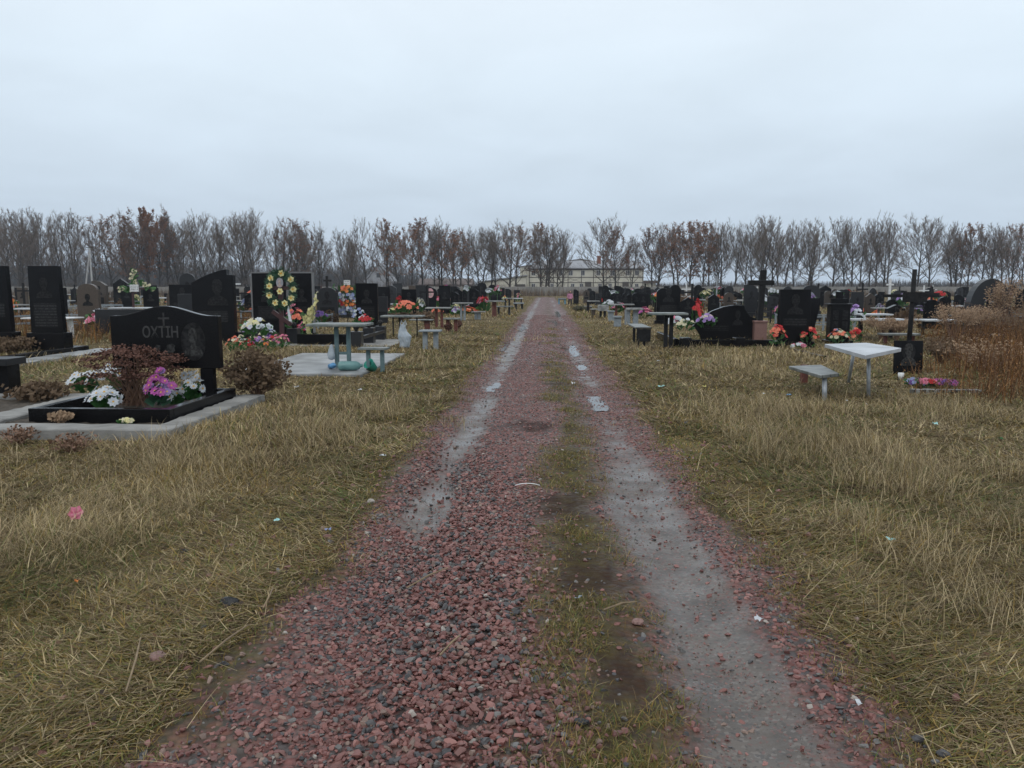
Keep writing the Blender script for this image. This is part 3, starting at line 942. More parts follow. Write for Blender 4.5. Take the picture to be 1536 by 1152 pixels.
# ------------------------------------------------------------------ gravestones
def outline(shape, w, h):
    a = w / 2
    if shape == 'rect': return [(-a, 0), (a, 0), (a, h), (-a, h)]
    if shape == 'taper': return [(-a, 0), (a, 0), (a * .9, h), (-a * .94, h)]
    if shape == 'peak': return [(-a, 0), (a, 0), (a, h * .82), (0, h), (-a, h * .82)]
    if shape == 'slant': return [(-a, 0), (a, 0), (a, h * .84), (a * .2, h * .97), (-a * .6, h), (-a, h * .98)]
    if shape == 'lean': return [(-a, 0), (a * .1, 0), (a, h * .92), (a * .9, h), (-a, h)]
    if shape == 'round':
        return [(-a, 0), (a, 0)] + [(a * math.cos(t), h - a * .8 + a * .8 * math.sin(t)) for t in np.linspace(0, math.pi, 14)]
    if shape == 'shoulder':
        return [(-a, 0), (a, 0), (a, h * .86)] + [(a * .86 * math.cos(t), h * .86 + h * .14 * math.sin(t)) for t in np.linspace(0, math.pi, 12)] + [(-a, h * .86)]
    if shape == 'oval':
        return [(-a * .75, 0), (a * .75, 0)] + [(a * math.cos(t), h * .58 + h * .42 * math.sin(t)) for t in np.linspace(-.6, math.pi + .6, 18)]
    if shape == 'wave':
        return [(-a, 0), (a, 0)] + [(a - 2 * a * t, h * (.845 + .155 * (.5 - .5 * math.cos(2 * math.pi * min(1, max(0, (t - .06) / .88)))))) for t in np.linspace(0, 1, 32)]
    if shape == 'ascend':
        return [(-a, 0), (a, 0), (a, h * .925), (a * .72, h * .93), (a * .70, h)] + [(a * .70 - t * 1.70 * a, h * (1 - .02 * t - .16 * t ** 1.5)) for t in np.linspace(.12, 1, 10)]
    if shape == 'flag':
        return [(-a * .8, 0), (a * .8, 0), (a * .85, h * .4), (a, h * .75), (a * .8, h * .86), (a * .2, h * .93), (-a * .5, h), (-a * .7, h * .96), (-a * .85, h * .6)]
    if shape == 'double':
        q = [(-a, 0), (a, 0)]
        q += [(a * .52 + a * .48 * math.cos(t), h * .84 + h * .16 * math.sin(t)) for t in np.linspace(0, math.pi * .9, 9)]
        q += [(.02 * a, h * .8)]
        q += [(-a * .5 + a * .5 * math.cos(t), h * .76 + h * .14 * math.sin(t)) for t in np.linspace(math.pi * .12, math.pi, 9)]
        return q
    if shape == 'arch':
        return [(-a, 0)] + [(-a * .5, 0), (-a * .45, h * .3)] + [(a * .1 + a * .5 * math.cos(t), h * .42 + h * .33 * math.sin(t)) for t in np.linspace(math.pi, .2, 10)] + [(a * .7, h * .3), (a, h * .25)] + \
               [(a * math.cos(t), h * .5 + h * .5 * math.sin(t)) for t in np.linspace(0.05, math.pi, 16)]
    raise KeyError(shape)


def bust(b, w, h, y, cx=0, cz=0):
    """head-and-shoulders silhouette as one outline"""
    q = []
    for u, v in ((-.5, 0), (.5, 0), (.46, .2), (.30, .30), (.13, .36), (.13, .46), (.22, .56), (.26, .72), (.22, .88), (.1, .98), (-.1, .98), (-.22, .88), (-.26, .72), (-.22, .56), (-.13, .46), (-.13, .36), (-.30, .30), (-.46, .2)):
        q.append((cx + u * w, cz + v * h))
    b.prism(q, y, y + .004)
    return b


def inscription(parent, w, z0, z1, y, rowh=.05, cx=0, m_='inscr'):
    """a flat panel whose rows of cut marks are a surface pattern"""
    o = MB().add([(-w / 2, 0, z0), (w / 2, 0, z0), (w / 2, 0, z1), (-w / 2, 0, z1)], [(0, 1, 2, 3)]).build('inscription', m_, parent)
    o.location = (cx, y, 0)
    return o


def build_stone(t, w, h, shape, ped=.18, th=.12, mat_='black', por=True, rows=3, pm=None, rim=None, frame=None, oval=None, lean=0, bev=.006):
    pm = pm or mat_
    ph = h * ped
    if ped:
        MB().box(-w * .58, w * .58, -th * 1.1, th * 1.1, -.08, ph).build('pedestal', pm, t, bevel=bev)
    sh = h - ph
    sl = MB().prism(outline(shape, w, sh), -th / 2, th / 2).build('slab', mat_, t, bevel=bev)
    sl.location.z = ph + (.002 if ped else 0)
    if lean: sl.rotation_euler.x = lean
    y = -th / 2 - .005
    if frame:
        b = MB()
        b.box(-w * .5 - .05, -w * .5 - .002, -th * .5, th * .5, ph + .003, h + .03).box(w * .5 + .002, w * .5 + .05, -th * .5, th * .5, ph + .003, h + .03).box(-w * .5, w * .5, -th * .5, th * .5, h + .004, h + .045)
        b.build('frame', frame, t)
    if por:
        pw = min(w * .5, sh * .32)
        cx = w * .12 if shape in ('ascend',) else 0
        b = bust(MB(), pw, pw * 1.25, y, cx, sh * .52)
        o = b.build('portrait', 'engrave', sl)
    if oval:
        q = [(w * .26 * math.cos(a), sh * .72 + w * .36 * math.sin(a)) for a in np.linspace(0, 2 * math.pi, 20)[:-1]]
        o = MB().prism(q, y, y + .004).build('portrait', 'rose', sl)
        bust(MB(), w * .34, w * .4, y - .003, 0, sh * .72 - w * .2).build('face', 'skinphoto', o)
    if rows:
        inscription(sl, w * .7, sh * (.44 - .07 * rows), sh * .44, y)
    return sl


def fit(x0, x1, yt, yb, zb=0.0):
    g = G((x0 + x1) / 2, yb, zb)
    k = ppm(g)
    top = at_Y((x0 + x1) / 2, yt, g.y)
    return g, (x1 - x0) / k, top.z - H(g.x, g.y)


STONE_LIST = []


def stone(x0, x1, yt, yb, shape, label, rot=0, name='gravestone', **k):
    g, w, h = fit(x0, x1, yt, yb)
    t = thing(name, label, 'gravestone', (g.x, g.y, H(g.x, g.y)), rot, 'gravestones')
    build_stone(t, w, h, shape, **k)
    STONE_LIST.append(t)
    return t


# --- near plot: wide stone on two posts
g0 = G(250, 590, .12)
cb = MB()
t = thing('grave_kerb', 'rough concrete kerb round the wide engraved stone on posts', 'kerb', (0, 0, 0))
def rough_beam(x0, x1, y0, y1, z0, z1, n=26):
    b = MB()
    alongx = (x1 - x0) > (y1 - y0)
    vs = []
    for i in range(n + 1):
        s = i / n
        for (u, v) in ((0, 0), (1, 0), (1, 1), (0, 1)):
            j = rnd.uniform(-.012, .012); jz = rnd.uniform(-.008, .006) if v else 0
            if alongx: vs.append((x0 + (x1 - x0) * s, (y0, y1)[u] + j, (z0, z1)[v] + jz))
            else: vs.append(((x0, x1)[u] + j, y0 + (y1 - y0) * s, (z0, z1)[v] + jz))
    fs = []
    for i in range(n):
        a = i * 4
        for k in range(4): fs.append((a + k, a + (k + 1) % 4, a + 4 + (k + 1) % 4, a + 4 + k))
    fs += [(3, 2, 1, 0), (n * 4, n * 4 + 1, n * 4 + 2, n * 4 + 3)]
    return b.add(vs, fs)
rough_beam(-9.2, -3.9, 7.76, 8.1, -.12, .122).build('front_beam', 'concrete', t, bevel=.012)
rough_beam(-4.19, -3.9, 8.112, 10.5, -.12, .118).build('side_beam', 'concrete', t, bevel=.012)
rough_beam(-9.2, -4.2, 10.2, 10.5, -.12, .112).build('back_beam', 'concrete', t, bevel=.012)
rough_beam(-6.5, -6.1, 8.112, 10.19, -.12, .115).build('side_beam', 'concrete', t, bevel=.012)
so = MB()
n = 22
vs = [(-6.1 + 1.92 * i / n, 8.09 + 2.12 * j / n, .055 + .03 * rnd.random()) for j in range(n + 1) for i in range(n + 1)]
so.add(vs, [(j * (n + 1) + i, j * (n + 1) + i + 1, (j + 1) * (n + 1) + i + 1, (j + 1) * (n + 1) + i) for j in range(n) for i in range(n)])
tag(so.build('soil_bed', 'soil', None, True), 'dark soil bed inside the concrete kerb of the wide engraved stone', 'soil bed')
so2 = MB().add([(-9.2 + 2.72 * i / n, 8.09 + 2.12 * j / n, .05 + .03 * rnd.random()) for j in range(n + 1) for i in range(n + 1)], [(j * (n + 1) + i, j * (n + 1) + i + 1, (j + 1) * (n + 1) + i + 1, (j + 1) * (n + 1) + i) for j in range(n) for i in range(n)])
tag(so2.build('soil_bed', 'soil', None, True), 'dark soil bed beside the black memorial block at the picture edge', 'soil bed')
t = thing('grave_border', 'low black granite border filled with artificial flowers before the wide stone', 'border', (-5.04, 9.35, .06))
MB().box(-.82, .82, -.93, -.83, -.03, .17).build('front_rail', 'black', t, bevel=.006)
MB().box(.72, .82, -.828, .95, -.03, .168).build('side_rail', 'black', t, bevel=.006)
MB().box(-.82, -.72, -.828, .95, -.03, .166).build('side_rail', 'black', t, bevel=.006)
MB().box(-.718, .718, .85, .95, -.03, .165).build('back_rail', 'black', t, bevel=.006)

STY = 10.02
pl = at_Y(173, 552, STY); pr = at_Y(333, 552, STY)
ztop = at_Y(250, 459, STY).z; zbot = pr.z
W_, Hh = pr.x - pl.x, ztop - zbot
t = thing('gravestone', 'wide black stone with wavy top, surname and oval portrait, raised on posts', 'gravestone', ((pl.x + pr.x) / 2, STY, .06), 0, 'gravestones')
zb_ = zbot - .06
sl = MB().prism(outline('wave', W_, Hh), -.06, .06).build('slab', 'black', t, bevel=.008); sl.location.z = zb_
for sx in (-1, 1):
    MB().box(sx * W_ * .37 - .085, sx * W_ * .37 + .085, -.055, .055, -.03, zb_ - .003).build('post', 'black', t, bevel=.006)
cx_ = W_ * .265
q = [(cx_ + .165 * math.cos(a), Hh * .43 + .25 * math.sin(a)) for a in np.linspace(0, 2 * math.pi, 33)[:-1]]
o = MB().prism(q, -.066, -.062).build('portrait', 'engrave', sl)
bust(MB(), .25, .38, -.070, cx_, Hh * .43 - .19).build('figure', 'engrave2', o)
# carved cross and flower spray
b = MB().box(-.012, .012, -.066, -.062, Hh * .66, Hh * .9).box(-.075, -.013, -.066, -.062, Hh * .79, Hh * .82).box(.013, .075, -.066, -.062, Hh * .79, Hh * .82)
b.build('carved_cross', 'engrave2', sl)
tx = bpy.data.curves.new('surname', 'FONT'); tx.body = '\u041e\u0425\u0422\u0406\u041d'; tx.size = .16; tx.align_x = 'CENTER'; tx.extrude = .002; tx.offset = .002
to = bpy.data.objects.new('surname', tx); COL.objects.link(to)
bpy.context.view_layer.update()
me = bpy.data.meshes.new_from_object(to.evaluated_get(bpy.context.evaluated_depsgraph_get()))
bpy.data.objects.remove(to)
me.materials.clear(); me.materials.append(mat('cut letters', (.045, .045, .045), (.025, .025, .025), 30, .6))
to = bpy.data.objects.new('surname', me); COL.objects.link(to); to.parent = sl
to.location = (-.05, -.063, Hh * .50); to.rotation_euler = (R(90), 0, 0); to.scale = (.95, 1.25, 1)
b = MB()
for k in range(9):
    b.blossom((-.02 + rnd.uniform(-.12, .12), -.064, Hh * .30 + rnd.uniform(-.07, .07)), (0, -1, 0), .045, 5, 1, .02)
b.build('carved_blossoms', 'engrave2', sl)

# flowers on this grave
def daisies(px, py, z, label, cols, n, spread, hh, br=.055, leafm='green'):
    g = G(px, py, z)
    t = thing('flower_bunch', label, 'flowers', (g.x, g.y, z), 0, 'artificial flowers on the near grave')
    lv = MB()
    for k in range(30):
        a = rnd.random() * 6.28; q = math.sqrt(rnd.random())
        d = Vector((math.cos(a), math.sin(a), rnd.uniform(.4, 1.3))).normalized()
        lv.quad((spread * .6 * q * math.cos(a), spread * .6 * q * math.sin(a), hh * rnd.uniform(.12, .62)), d * .06, d.orthogonal().normalized() * .032)
    lv.build('leaves', leafm, t)
    for k in range(n):
        a = 6.28 * k / n * 2.4; q = math.sqrt((k + .5) / n)
        b = MB()
        nn = Vector((math.cos(a) * q * .8 + rnd.gauss(0, .35), math.sin(a) * q * .8 - .5 + rnd.gauss(0, .3), .7 + rnd.gauss(0, .25)))
        b.blossom((0, 0, 0), nn, br * rnd.uniform(.65, 1.2), rnd.choice((8, 9, 11)), 2, rnd.uniform(.1, .4))
        b.m = 1
        b.blossom(nn.normalized() * .008, nn, br * .2, 6, 1, .5)
        o = b.build('blossom', [rnd.choice(cols), 'pistil' if br > .05 else cols[0]], t)
        o.location = (spread * q * math.cos(a), spread * q * math.sin(a) * .8, hh * (1 - .45 * q * q) * rnd.uniform(.72, 1.1))
    return t


daisies(156, 616, .08, 'white daisies in bright green leaves, largest bunch by the dried sedum stems', ['f_white'], 20, .21, .27, .07)
daisies(128, 590, .08, 'loose white lilies drooping at the far corner of the granite border', ['f_white'], 13, .24, .36, .08)
daisies(178, 588, .08, 'white flowers with leaves half hidden behind the largest daisy bunch', ['f_white'], 13, .22, .50, .07)
daisies(288, 604, .08, 'white daisies with lime leaves beside the granite post', ['f_white'], 13, .15, .38, .08)
daisies(262, 605, .08, 'low white daisy bunch next to the lime-leaved daisies', ['f_white'], 7, .12, .16, .07)
daisies(240, 613, .08, 'magenta chrysanthemums leaning beside the dried sedum', ['f_magenta', 'f_magenta', 'f_lilac'], 34, .19, .46, .06, 'dkgreen')
g = G(118, 607, .1)
tb = MB().lathe([(.01, 0), (.12, .0), (.17, .03), (.165, .034), (.11, .008)], 16)
o = tb.build('dish', 'grey', None, True); o.location = (g.x, g.y, .10); o.rotation_euler = (.25, .1, 0)
tag(o, 'shallow grey dish tilted on soil inside granite border', 'dish')


# --- dry plants
def dry_bush(px, py, w, h, label, leafm='drybrown', stemm='drystem', n=900, name='dry_bush', z=None, ls=.028, loc=None, dome=.75):
    if loc is None:
        g = G(px, py, z or 0); loc = (g.x, g.y, H(g.x, g.y) if z is None else z)
    t = thing(name, label, 'bush', loc, 0, 'dry bushes')
    st = MB()
    tips = []
    for k in range(46):
        a = rnd.random() * 6.28; q = math.sqrt(rnd.random())
        e = Vector((w / 2 * q * math.cos(a), w / 2 * q * math.sin(a), h * (.5 + .5 * (1 - q * q) ** .5) * rnd.uniform(.75, 1.0)))
        m_ = e * .5 + Vector((rnd.uniform(-.04, .04), rnd.uniform(-.04, .04), -.05 * h + .1 * h))
        s0 = Vector((rnd.uniform(-.06, .06) * w, rnd.uniform(-.06, .06) * w, -.03))
        st.tube([s0, m_, e], [.008 * h + .002, .005 * h + .002, .002], 4, False)
        tips += [e, m_ * .5 + e * .5, m_]
    st.build('stems', stemm, t)
    lv = MB()
    for k in range(n):
        p = rnd.choice(tips) + Vector((rnd.gauss(0, .09 * w), rnd.gauss(0, .09 * w), rnd.gauss(0, .08 * h)))
        if p.z < .05: continue
        d = Vector((rnd.gauss(0, 1), rnd.gauss(0, 1), rnd.gauss(0, 1))).normalized()
        s_ = ls * rnd.uniform(.5, 1.3)
        lv.quad(p, d * s_, d.orthogonal().normalized() * s_ * .55)
    lv.build('leaves', leafm, t)
    return t


dry_bush(388, 601, .86, .68, 'dense brown leafless shrub at the corner of the concrete kerb', n=2600, ls=.026)
dry_bush(60, 606, .75, .28, 'low withered brown plant in the bed beside the black block', n=900)
dry_bush(92, 636, .22, .14, 'tiny orange withered tuft before the granite border', 'plume', n=200, z=.08)
dry_bush(112, 677, .42, .2, 'dry dark tuft against the front of the concrete kerb', 'drystem', n=260, ls=.014)
dry_bush(28, 668, .4, .2, 'dry brown tuft under the concrete kerb near the picture edge', 'drystem', n=240, ls=.015)
dry_bush(20, 533, 1.3, .42, 'brown withered plants filling the grave of the tall steles', n=1500, ls=.035)
g = G(188, 637, .08)
bunch(0, 0, .16, ['f_yellow', 'f_cream'], 'tiny yellow sedum cushion on the concrete kerb', near=True, loc=(g.x, g.y, .085), h=.06, n=16)

# dried sedum: a sheaf of bare stalks with flat dark heads
g = G(205, 607, .08)
t = thing('dried_sedum', 'dried sedum with bare reddish stalks and flat dark brown heads', 'plant', (g.x, g.y, .07))
st = MB(); hd = MB()
for k in range(100):
    a = rnd.random() * 6.28; q = math.sqrt(rnd.random())
    e = Vector((.66 * q * math.cos(a), .40 * q * math.sin(a), (.59 + .16 * (1 - q * q)) * rnd.choice((rnd.uniform(.9, 1.04), rnd.uniform(.5, .95)))))
    st.tube([(rnd.gauss(0, .09), rnd.gauss(0, .07), 0), e * .55 + Vector((0, 0, .05)), e], [.0038, .0034, .0024], 4, False)
    for j in range(34):
        p = e + Vector((rnd.gauss(0, .06), rnd.gauss(0, .06), rnd.gauss(0, .012)))
        d = Vector((rnd.gauss(0, 1), rnd.gauss(0, 1), rnd.gauss(0, .5))).normalized()
        hd.quad(p, d * .013, d.orthogonal().normalized() * .009)
st.build('stems', 'drystem', t); hd.build('heads', 'drydark', t)

# --- black block memorial at the left edge
g = G(2, 601)
t = thing('memorial_block', 'polished black block with overhanging grey cap, cut by the picture edge', 'memorial', (g.x - .1, g.y + .1, 0), 0)
MB().box(-.6, .40, -.18, .22, -.05, .10).build('plinth', 'black', t, bevel=.006)
MB().box(-.6, .24, -.12, .14, .102, .50).build('block', 'black', t, bevel=.006)
MB().box(-.6, .29, -.20, .22, .503, .60).build('cap', 'darkgrey', t, bevel=.006)

# --- tall steles and their kerb, farther left
stone(-25, 24, 399, 531, 'taper', 'tall black stele cut off by the picture edge beside its twin', ped=.25, th=.16)
stone(52, 101, 399, 531, 'taper', 'tall black stele with large portrait panel on a stepped pedestal', ped=.25, th=.16, rows=5)
t = thing('grave_border', 'long black granite border running up to the tall steles', 'border', (-11.35, 16.2, 0))
MB().box(-.09, .09, -2.2, 2.4, -.05, .16).build('side_rail', 'black', t, bevel=.006)
MB().box(-2.4, -.092, 2.2, 2.4, -.05, .158).build('back_rail', 'black', t, bevel=.006)
t = tag(rough_beam(-11.15, -10.45, 13.6, 18.8, -.1, .075).build('concrete_strip', 'concrete2', None), 'pale concrete strip beside the border of the tall steles', 'paving')
bunch(67, 528, .42, ['f_cream', 'f_yellow'], 'pale yellow roses at the foot of the tall stele', near=True, n=12, h=.26)

# --- concrete pad with teal table and bench
pad = MB().box(-5.75, -3.3, 13.7, 18.05, -.1, .045).build('concrete_pad', 'concrete2', None, bevel=.015)
tag(pad, 'pale damp concrete pad under the teal table', 'paving')


def legged(name, label, cat, px0, px1, ytop, legs, yb, topm, legm, depth=.5, thick=.04, lw=.06, ld=None, rot=0, zb=None, group=None, bar=None, brace=False, lrows=(0,)):
    """table or bench fixed in the ground: board on legs. legs = photo pixel x of each leg at its foot"""
    z0 = 0 if zb is None else zb
    g = G((px0 + px1) / 2, yb, z0)
    k = ppm(g)
    zt = at_Y((px0 + px1) / 2, ytop, g.y).z
    gz = H(g.x, g.y) if zb is None else zb
    t = thing(name, label, cat, (g.x, g.y, gz), rot, group)
    h = zt - gz
    w = (px1 - px0) / k
    MB().box(-w / 2, w / 2, -depth / 2, depth / 2, h - thick, h).build('table_top' if cat == 'table' else 'seat', topm, t, bevel=.005)
    for px in legs:
        lx = (px - (px0 + px1) / 2) / k
        for ly in lrows:
            MB().box(lx - lw / 2, lx + lw / 2, ly - (ld or lw) / 2, ly + (ld or lw) / 2, -.06, h - thick - .003).build('leg', legm, t, bevel=.003)
    if bar is not None and len(legs) > 1:
        xs_ = [(px - (px0 + px1) / 2) / k for px in legs]
        MB().box(min(xs_) + lw / 2 + .002, max(xs_) - lw / 2 - .002, -.02, .02, bar, bar + .05).build('crossbar', legm, t)
    if brace:
        MB().box(-w / 2 + .06, w / 2 - .06, -.025, .025, h - thick - .065, h - thick - .004).build('rail', legm, t)
    return t, g, h


t1, gt, ht = legged('table', 'teal-legged table with weathered grey top on the concrete pad', 'table', 469, 556, 485, (506, 524), 551, 'tealtop', 'teal', .75, .045, .072, zb=.045, group='tables by the graves', bar=.25)
legged('bench', 'short teal bench beside the teal table on the concrete pad', 'bench', 540, 583, 521, (553, 574), 558, 'tealtop', 'teal', .34, .04, .072, zb=.0, group='benches by the graves')
# bag and jug
b = MB()
prof = [(.01, .30), (.03, .27), (.05, .22), (.07, .10), (.065, .02), (.02, 0)]
vs = []
for r_i, (r, z) in enumerate(prof):
    for k in range(12):
        a = 6.28 * k / 12
        rr = r * (1 + rnd.uniform(-.28, .28))
        vs.append((rr * math.cos(a), rr * .7 * math.sin(a), z))
bagF = [(i * 12 + k, i * 12 + (k + 1) % 12, (i + 1) * 12 + (k + 1) % 12, (i + 1) * 12 + k) for i in range(5) for k in range(12)]
o = MB().add(vs, bagF).build('plastic_bag', 'bag', None, True)
o.location = (gt.x - .16, gt.y - .11, .20); tag(o, 'crumpled pale bag tied to the leg of the teal table', 'bag')
g = G(525, 556, .06)
o = MB().lathe([(.01, -.24), (.075, -.22), (.088, -.18), (.088, .10), (.06, .16), (.03, .18), (.03, .22), (.001, .22)], 14).build('plastic_jug', 'jug', None, True)
o.location = (g.x - .02, g.y + .15, .135); o.rotation_euler = (0, R(90), .15); tag(o, 'blue green plastic jug lying under the teal table', 'jug')
o = MB().lathe([(.01, -.1), (.05, -.1), (.055, .06), (.02, .1), (.02, .14), (.001, .14)], 10).build('plastic_bottle', 'bluelitter', None, True)
g = G(500, 553, .05); o.location = (g.x - .02, g.y, .105); o.rotation_euler = (R(80), .0, .7); tag(o, 'small blue plastic bottle lying beside the teal jug', 'bottle')
g = G(561, 558)
o = MB().lathe([(.01, 0), (.075, 0), (.105, .17), (.11, .18), (.095, .17), (.065, .02), (.001, .02)], 16).build('bucket', 'minty', None, True)
o.location = (g.x, g.y, .06); o.rotation_euler = (R(50), 0, R(-35)); tag(o, 'mint green pail tipped over by the short teal bench', 'bucket')
# white bag on stick
g = G(606, 523)
t = thing('plastic_bag', 'white plastic bag draped over a short stake in the grass', 'bag', (g.x, g.y, H(g.x, g.y)))
MB().tube([(0, .03, -.05), (0, .03, .62)], [.012, .012], 5).build('stake', 'stick', t)
prof = [(.012, .63), (.05, .58), (.10, .45), (.155, .30), (.13, .16), (.11, .04), (.09, .0)]
vs = []
for r, z in prof:
    for k in range(16):
        a = 6.28 * k / 16
        rr = r * (1 + .22 * math.sin(a * 4 + z * 5) + rnd.uniform(-.2, .2)); vs.append((rr * math.cos(a) + .03 * math.sin(z * 9), rr * .5 * math.sin(a), z + rnd.uniform(-.02, .02)))
MB().add(vs, [(i * 16 + k, i * 16 + (k + 1) % 16, (i + 1) * 16 + (k + 1) % 16, (i + 1) * 16 + k) for i in range(6) for k in range(16)]).build('bag', 'bag', t)
for sx in (-1, 1):
    MB().tube([(sx * .03, -.02, .52), (sx * .075, -.03, .63), (sx * .05, -.02, .72), (sx * .012, 0, .66), (sx * .01, .0, .6)], [.018, .014, .012, .014, .018], 5).build('handle', 'bag', t)

# --- left middle ground stones
stone(293, 356, 404, 517, 'ascend', 'large black stone whose top climbs to one corner, angel engraved', ped=0, th=.2, rows=2)
stone(382, 433, 410, 503, 'rect', 'black slab with thin grey frame standing behind the yellow wreath', ped=.05, th=.14, frame='grey')
stone(440, 471, 410, 504, 'rect', 'narrower black slab in thick grey frame next to the yellow wreath', ped=.05, th=.14, frame='grey')
stone(145, 236, 464, 503, 'rect', 'low wide dark slab half hidden by the wavy stone', ped=0, th=.15, mat_='darkgrey', por=False, rows=0)
stone(256, 296, 427, 478, 'rect', 'broad low stone with two portraits behind the climbing stone', ped=.05, th=.12)
stone(272, 296, 410, 472, 'round', 'arched stone rising over the two-portrait stone', ped=.1, mat_='darkgrey')
stone(270, 299, 441, 498, 'rect', 'dark stone with pale top edge between the wavy and climbing stones', ped=.0, mat_='darkgrey', por=False)
stone(140, 162, 421, 466, 'slant', 'brown weathered stone leaning back with slanted top', ped=0, mat_='brownstone', th=.3, lean=-.05)
stone(173, 196, 418, 464, 'peak', 'black gabled stone behind the white garlanded cross', ped=.05, th=.3)
stone(477, 508, 431, 490, 'shoulder', 'dark shouldered stone before the small black cross', ped=.1, mat_='darkgrey')
stone(535, 568, 425, 492, 'rect', 'upright black stone with portrait behind the teal table', ped=.06, th=.14, rows=4)
stone(566, 582, 445, 484, 'rect', 'small dark slab leaning on the upright portrait stone', ped=0, mat_='darkgrey', por=False)
stone(603, 625, 434, 478, 'rect', 'black stone with pale portrait behind the coral bouquet', ped=.15, rows=2)
stone(624, 639, 428, 469, 'rect', 'grey granite stone with portrait next to the pink medallion stone', ped=.1, mat_='darkgrey')
stone(636, 656, 428, 469, 'flag', 'black jagged stone with a round pink portrait medallion', ped=0, por=False, oval=True, rows=0)
stone(590, 604, 425, 455, 'rect', 'dim grey stone with flat top behind the red bouquet', ped=.1, mat_='darkgrey', por=False)
stone(678, 694, 432, 464, 'peak', 'black stone with gently pointed top by the grey post table', ped=.05)
stone(693, 702, 435, 462, 'round', 'slim dark arched stone between the pointed and slanted stones', ped=.05)
stone(704, 719, 432, 467, 'slant', 'black slanted stone beside the orange flower bed', ped=.05)
stone(716, 730, 424, 457, 'round', 'tall dark arched stone rising behind the slanted stone', ped=.1)
stone(733, 744, 427, 453, 'round', 'dark stone with white flowers at its shoulder near the red post table', ped=.1)
stone(746, 757, 432, 452, 'rect', 'small square-topped black stone past the red post table', ped=.1)
stone(758, 767, 433, 450, 'slant', 'small slanted black stone near the road end', ped=.1)
stone(771, 780, 435, 448, 'rect', 'smallest black stone beside the last tables before the road end', ped=.1)


# --- crosses
def cross(px, ytop, yb, label, bar, matn='maroon', pw=.1, slant=None, zb=0, th=.08, name='wooden_cross'):
    """bar = (px0, px1, py) of the main bar; slant = (px0, py0, px1, py1)"""
    g = G(px, yb, zb)
    k = ppm(g)
    top = at_Y(px, ytop, g.y).z
    z0 = H(g.x, g.y) if not zb else zb
    t = thing(name, label, 'cross', (g.x, g.y, z0), 0, 'grave crosses')
    MB().box(-pw / 2, pw / 2, -th / 2, th / 2, -.08 if not zb else 0, top - z0).build('post', matn, t, bevel=.004)
    if bar:
        zz = at_Y(px, bar[2], g.y).z - z0
        MB().box((bar[0] - px) / k, (bar[1] - px) / k, -th / 2 - .012, th / 2 + .012, zz - pw * .42, zz + pw * .42).build('crossbar', matn, t, bevel=.004)
    if slant:
        a = at_Y(slant[0], slant[1], g.y); b = at_Y(slant[2], slant[3], g.y)
        A = Vector((a.x - g.x, 0, a.z - z0)); B = Vector((b.x - g.x, 0, b.z - z0)); n_ = Vector((-(B - A).z, 0, (B - A).x)).normalized() * pw * .45
        MB().prism([((A - n_).x, (A - n_).z), ((B - n_).x, (B - n_).z), ((B + n_).x, (B + n_).z), ((A + n_).x, (A + n_).z)], -th / 2 - .01, th / 2 + .01).build('footrest', matn, t, bevel=.004)
    return t, g, k


tc_, gc, kc = cross(424, 404, 519, 'dark red wooden cross hung with the yellow flower wreath', (405, 443, 432), 'maroon', .115, (409, 467, 437, 487))
# wreath
wc = at_Y(421, 434, gc.y - .1)
t = thing('wreath', 'oval fir wreath with yellow daffodils and a portrait photo', 'wreath', wc)
b = MB()
rx_, rz_ = .34, .44
for k in range(1500):
    a = rnd.random() * 6.28
    rad = 1 + rnd.gauss(0, .14)
    p = Vector((rx_ * rad * math.cos(a), rnd.gauss(0, .03), rz_ * rad * math.sin(a)))
    d = Vector((math.cos(a) + rnd.gauss(0, .5), rnd.gauss(0, .5) - .2, math.sin(a) + rnd.gauss(0, .5))).normalized()
    b.quad(p, d * .045, d.orthogonal().normalized() * .008)
b.build('fir_leaves', 'dkgreen', t)
for (px, py) in ((422, 410), (406, 417), (436, 419), (404, 429), (440, 434), (404, 443), (420, 437), (437, 447), (413, 454), (427, 455)):
    p = at_Y(px, py, gc.y - .15)
    f = MB().blossom((0, 0, 0), (0, -1, .15), .095, 6, 2, .12)
    f.m = 1; f.blossom((0, -.03, 0), (0, -1, 0), .035, 6, 1, .5)
    o = f.build('daffodil', ['f_yellow', 'pistil'], t); o.location = p - wc
p = at_Y(419.5, 424, gc.y - .13)
q = [(.095 * math.cos(a), .13 * math.sin(a)) for a in np.linspace(0, 6.2832, 25)[:-1]]
o = MB().prism(q, -.012, .0).build('portrait_photo', 'photogrey', t); o.location = p - wc
bust(MB(), .13, .2, -.017, 0, -.11).build('face', 'skinphoto', o)
o = MB().add([(-.03, -.02, 0), (.03, -.025, 0), (.1, -.02, -.42), (.02, -.03, -.4)], [(0, 1, 2, 3)]).build('ribbon', 'f_white', t)
p = at_Y(432, 459, gc.y - .09); o.location = p - wc

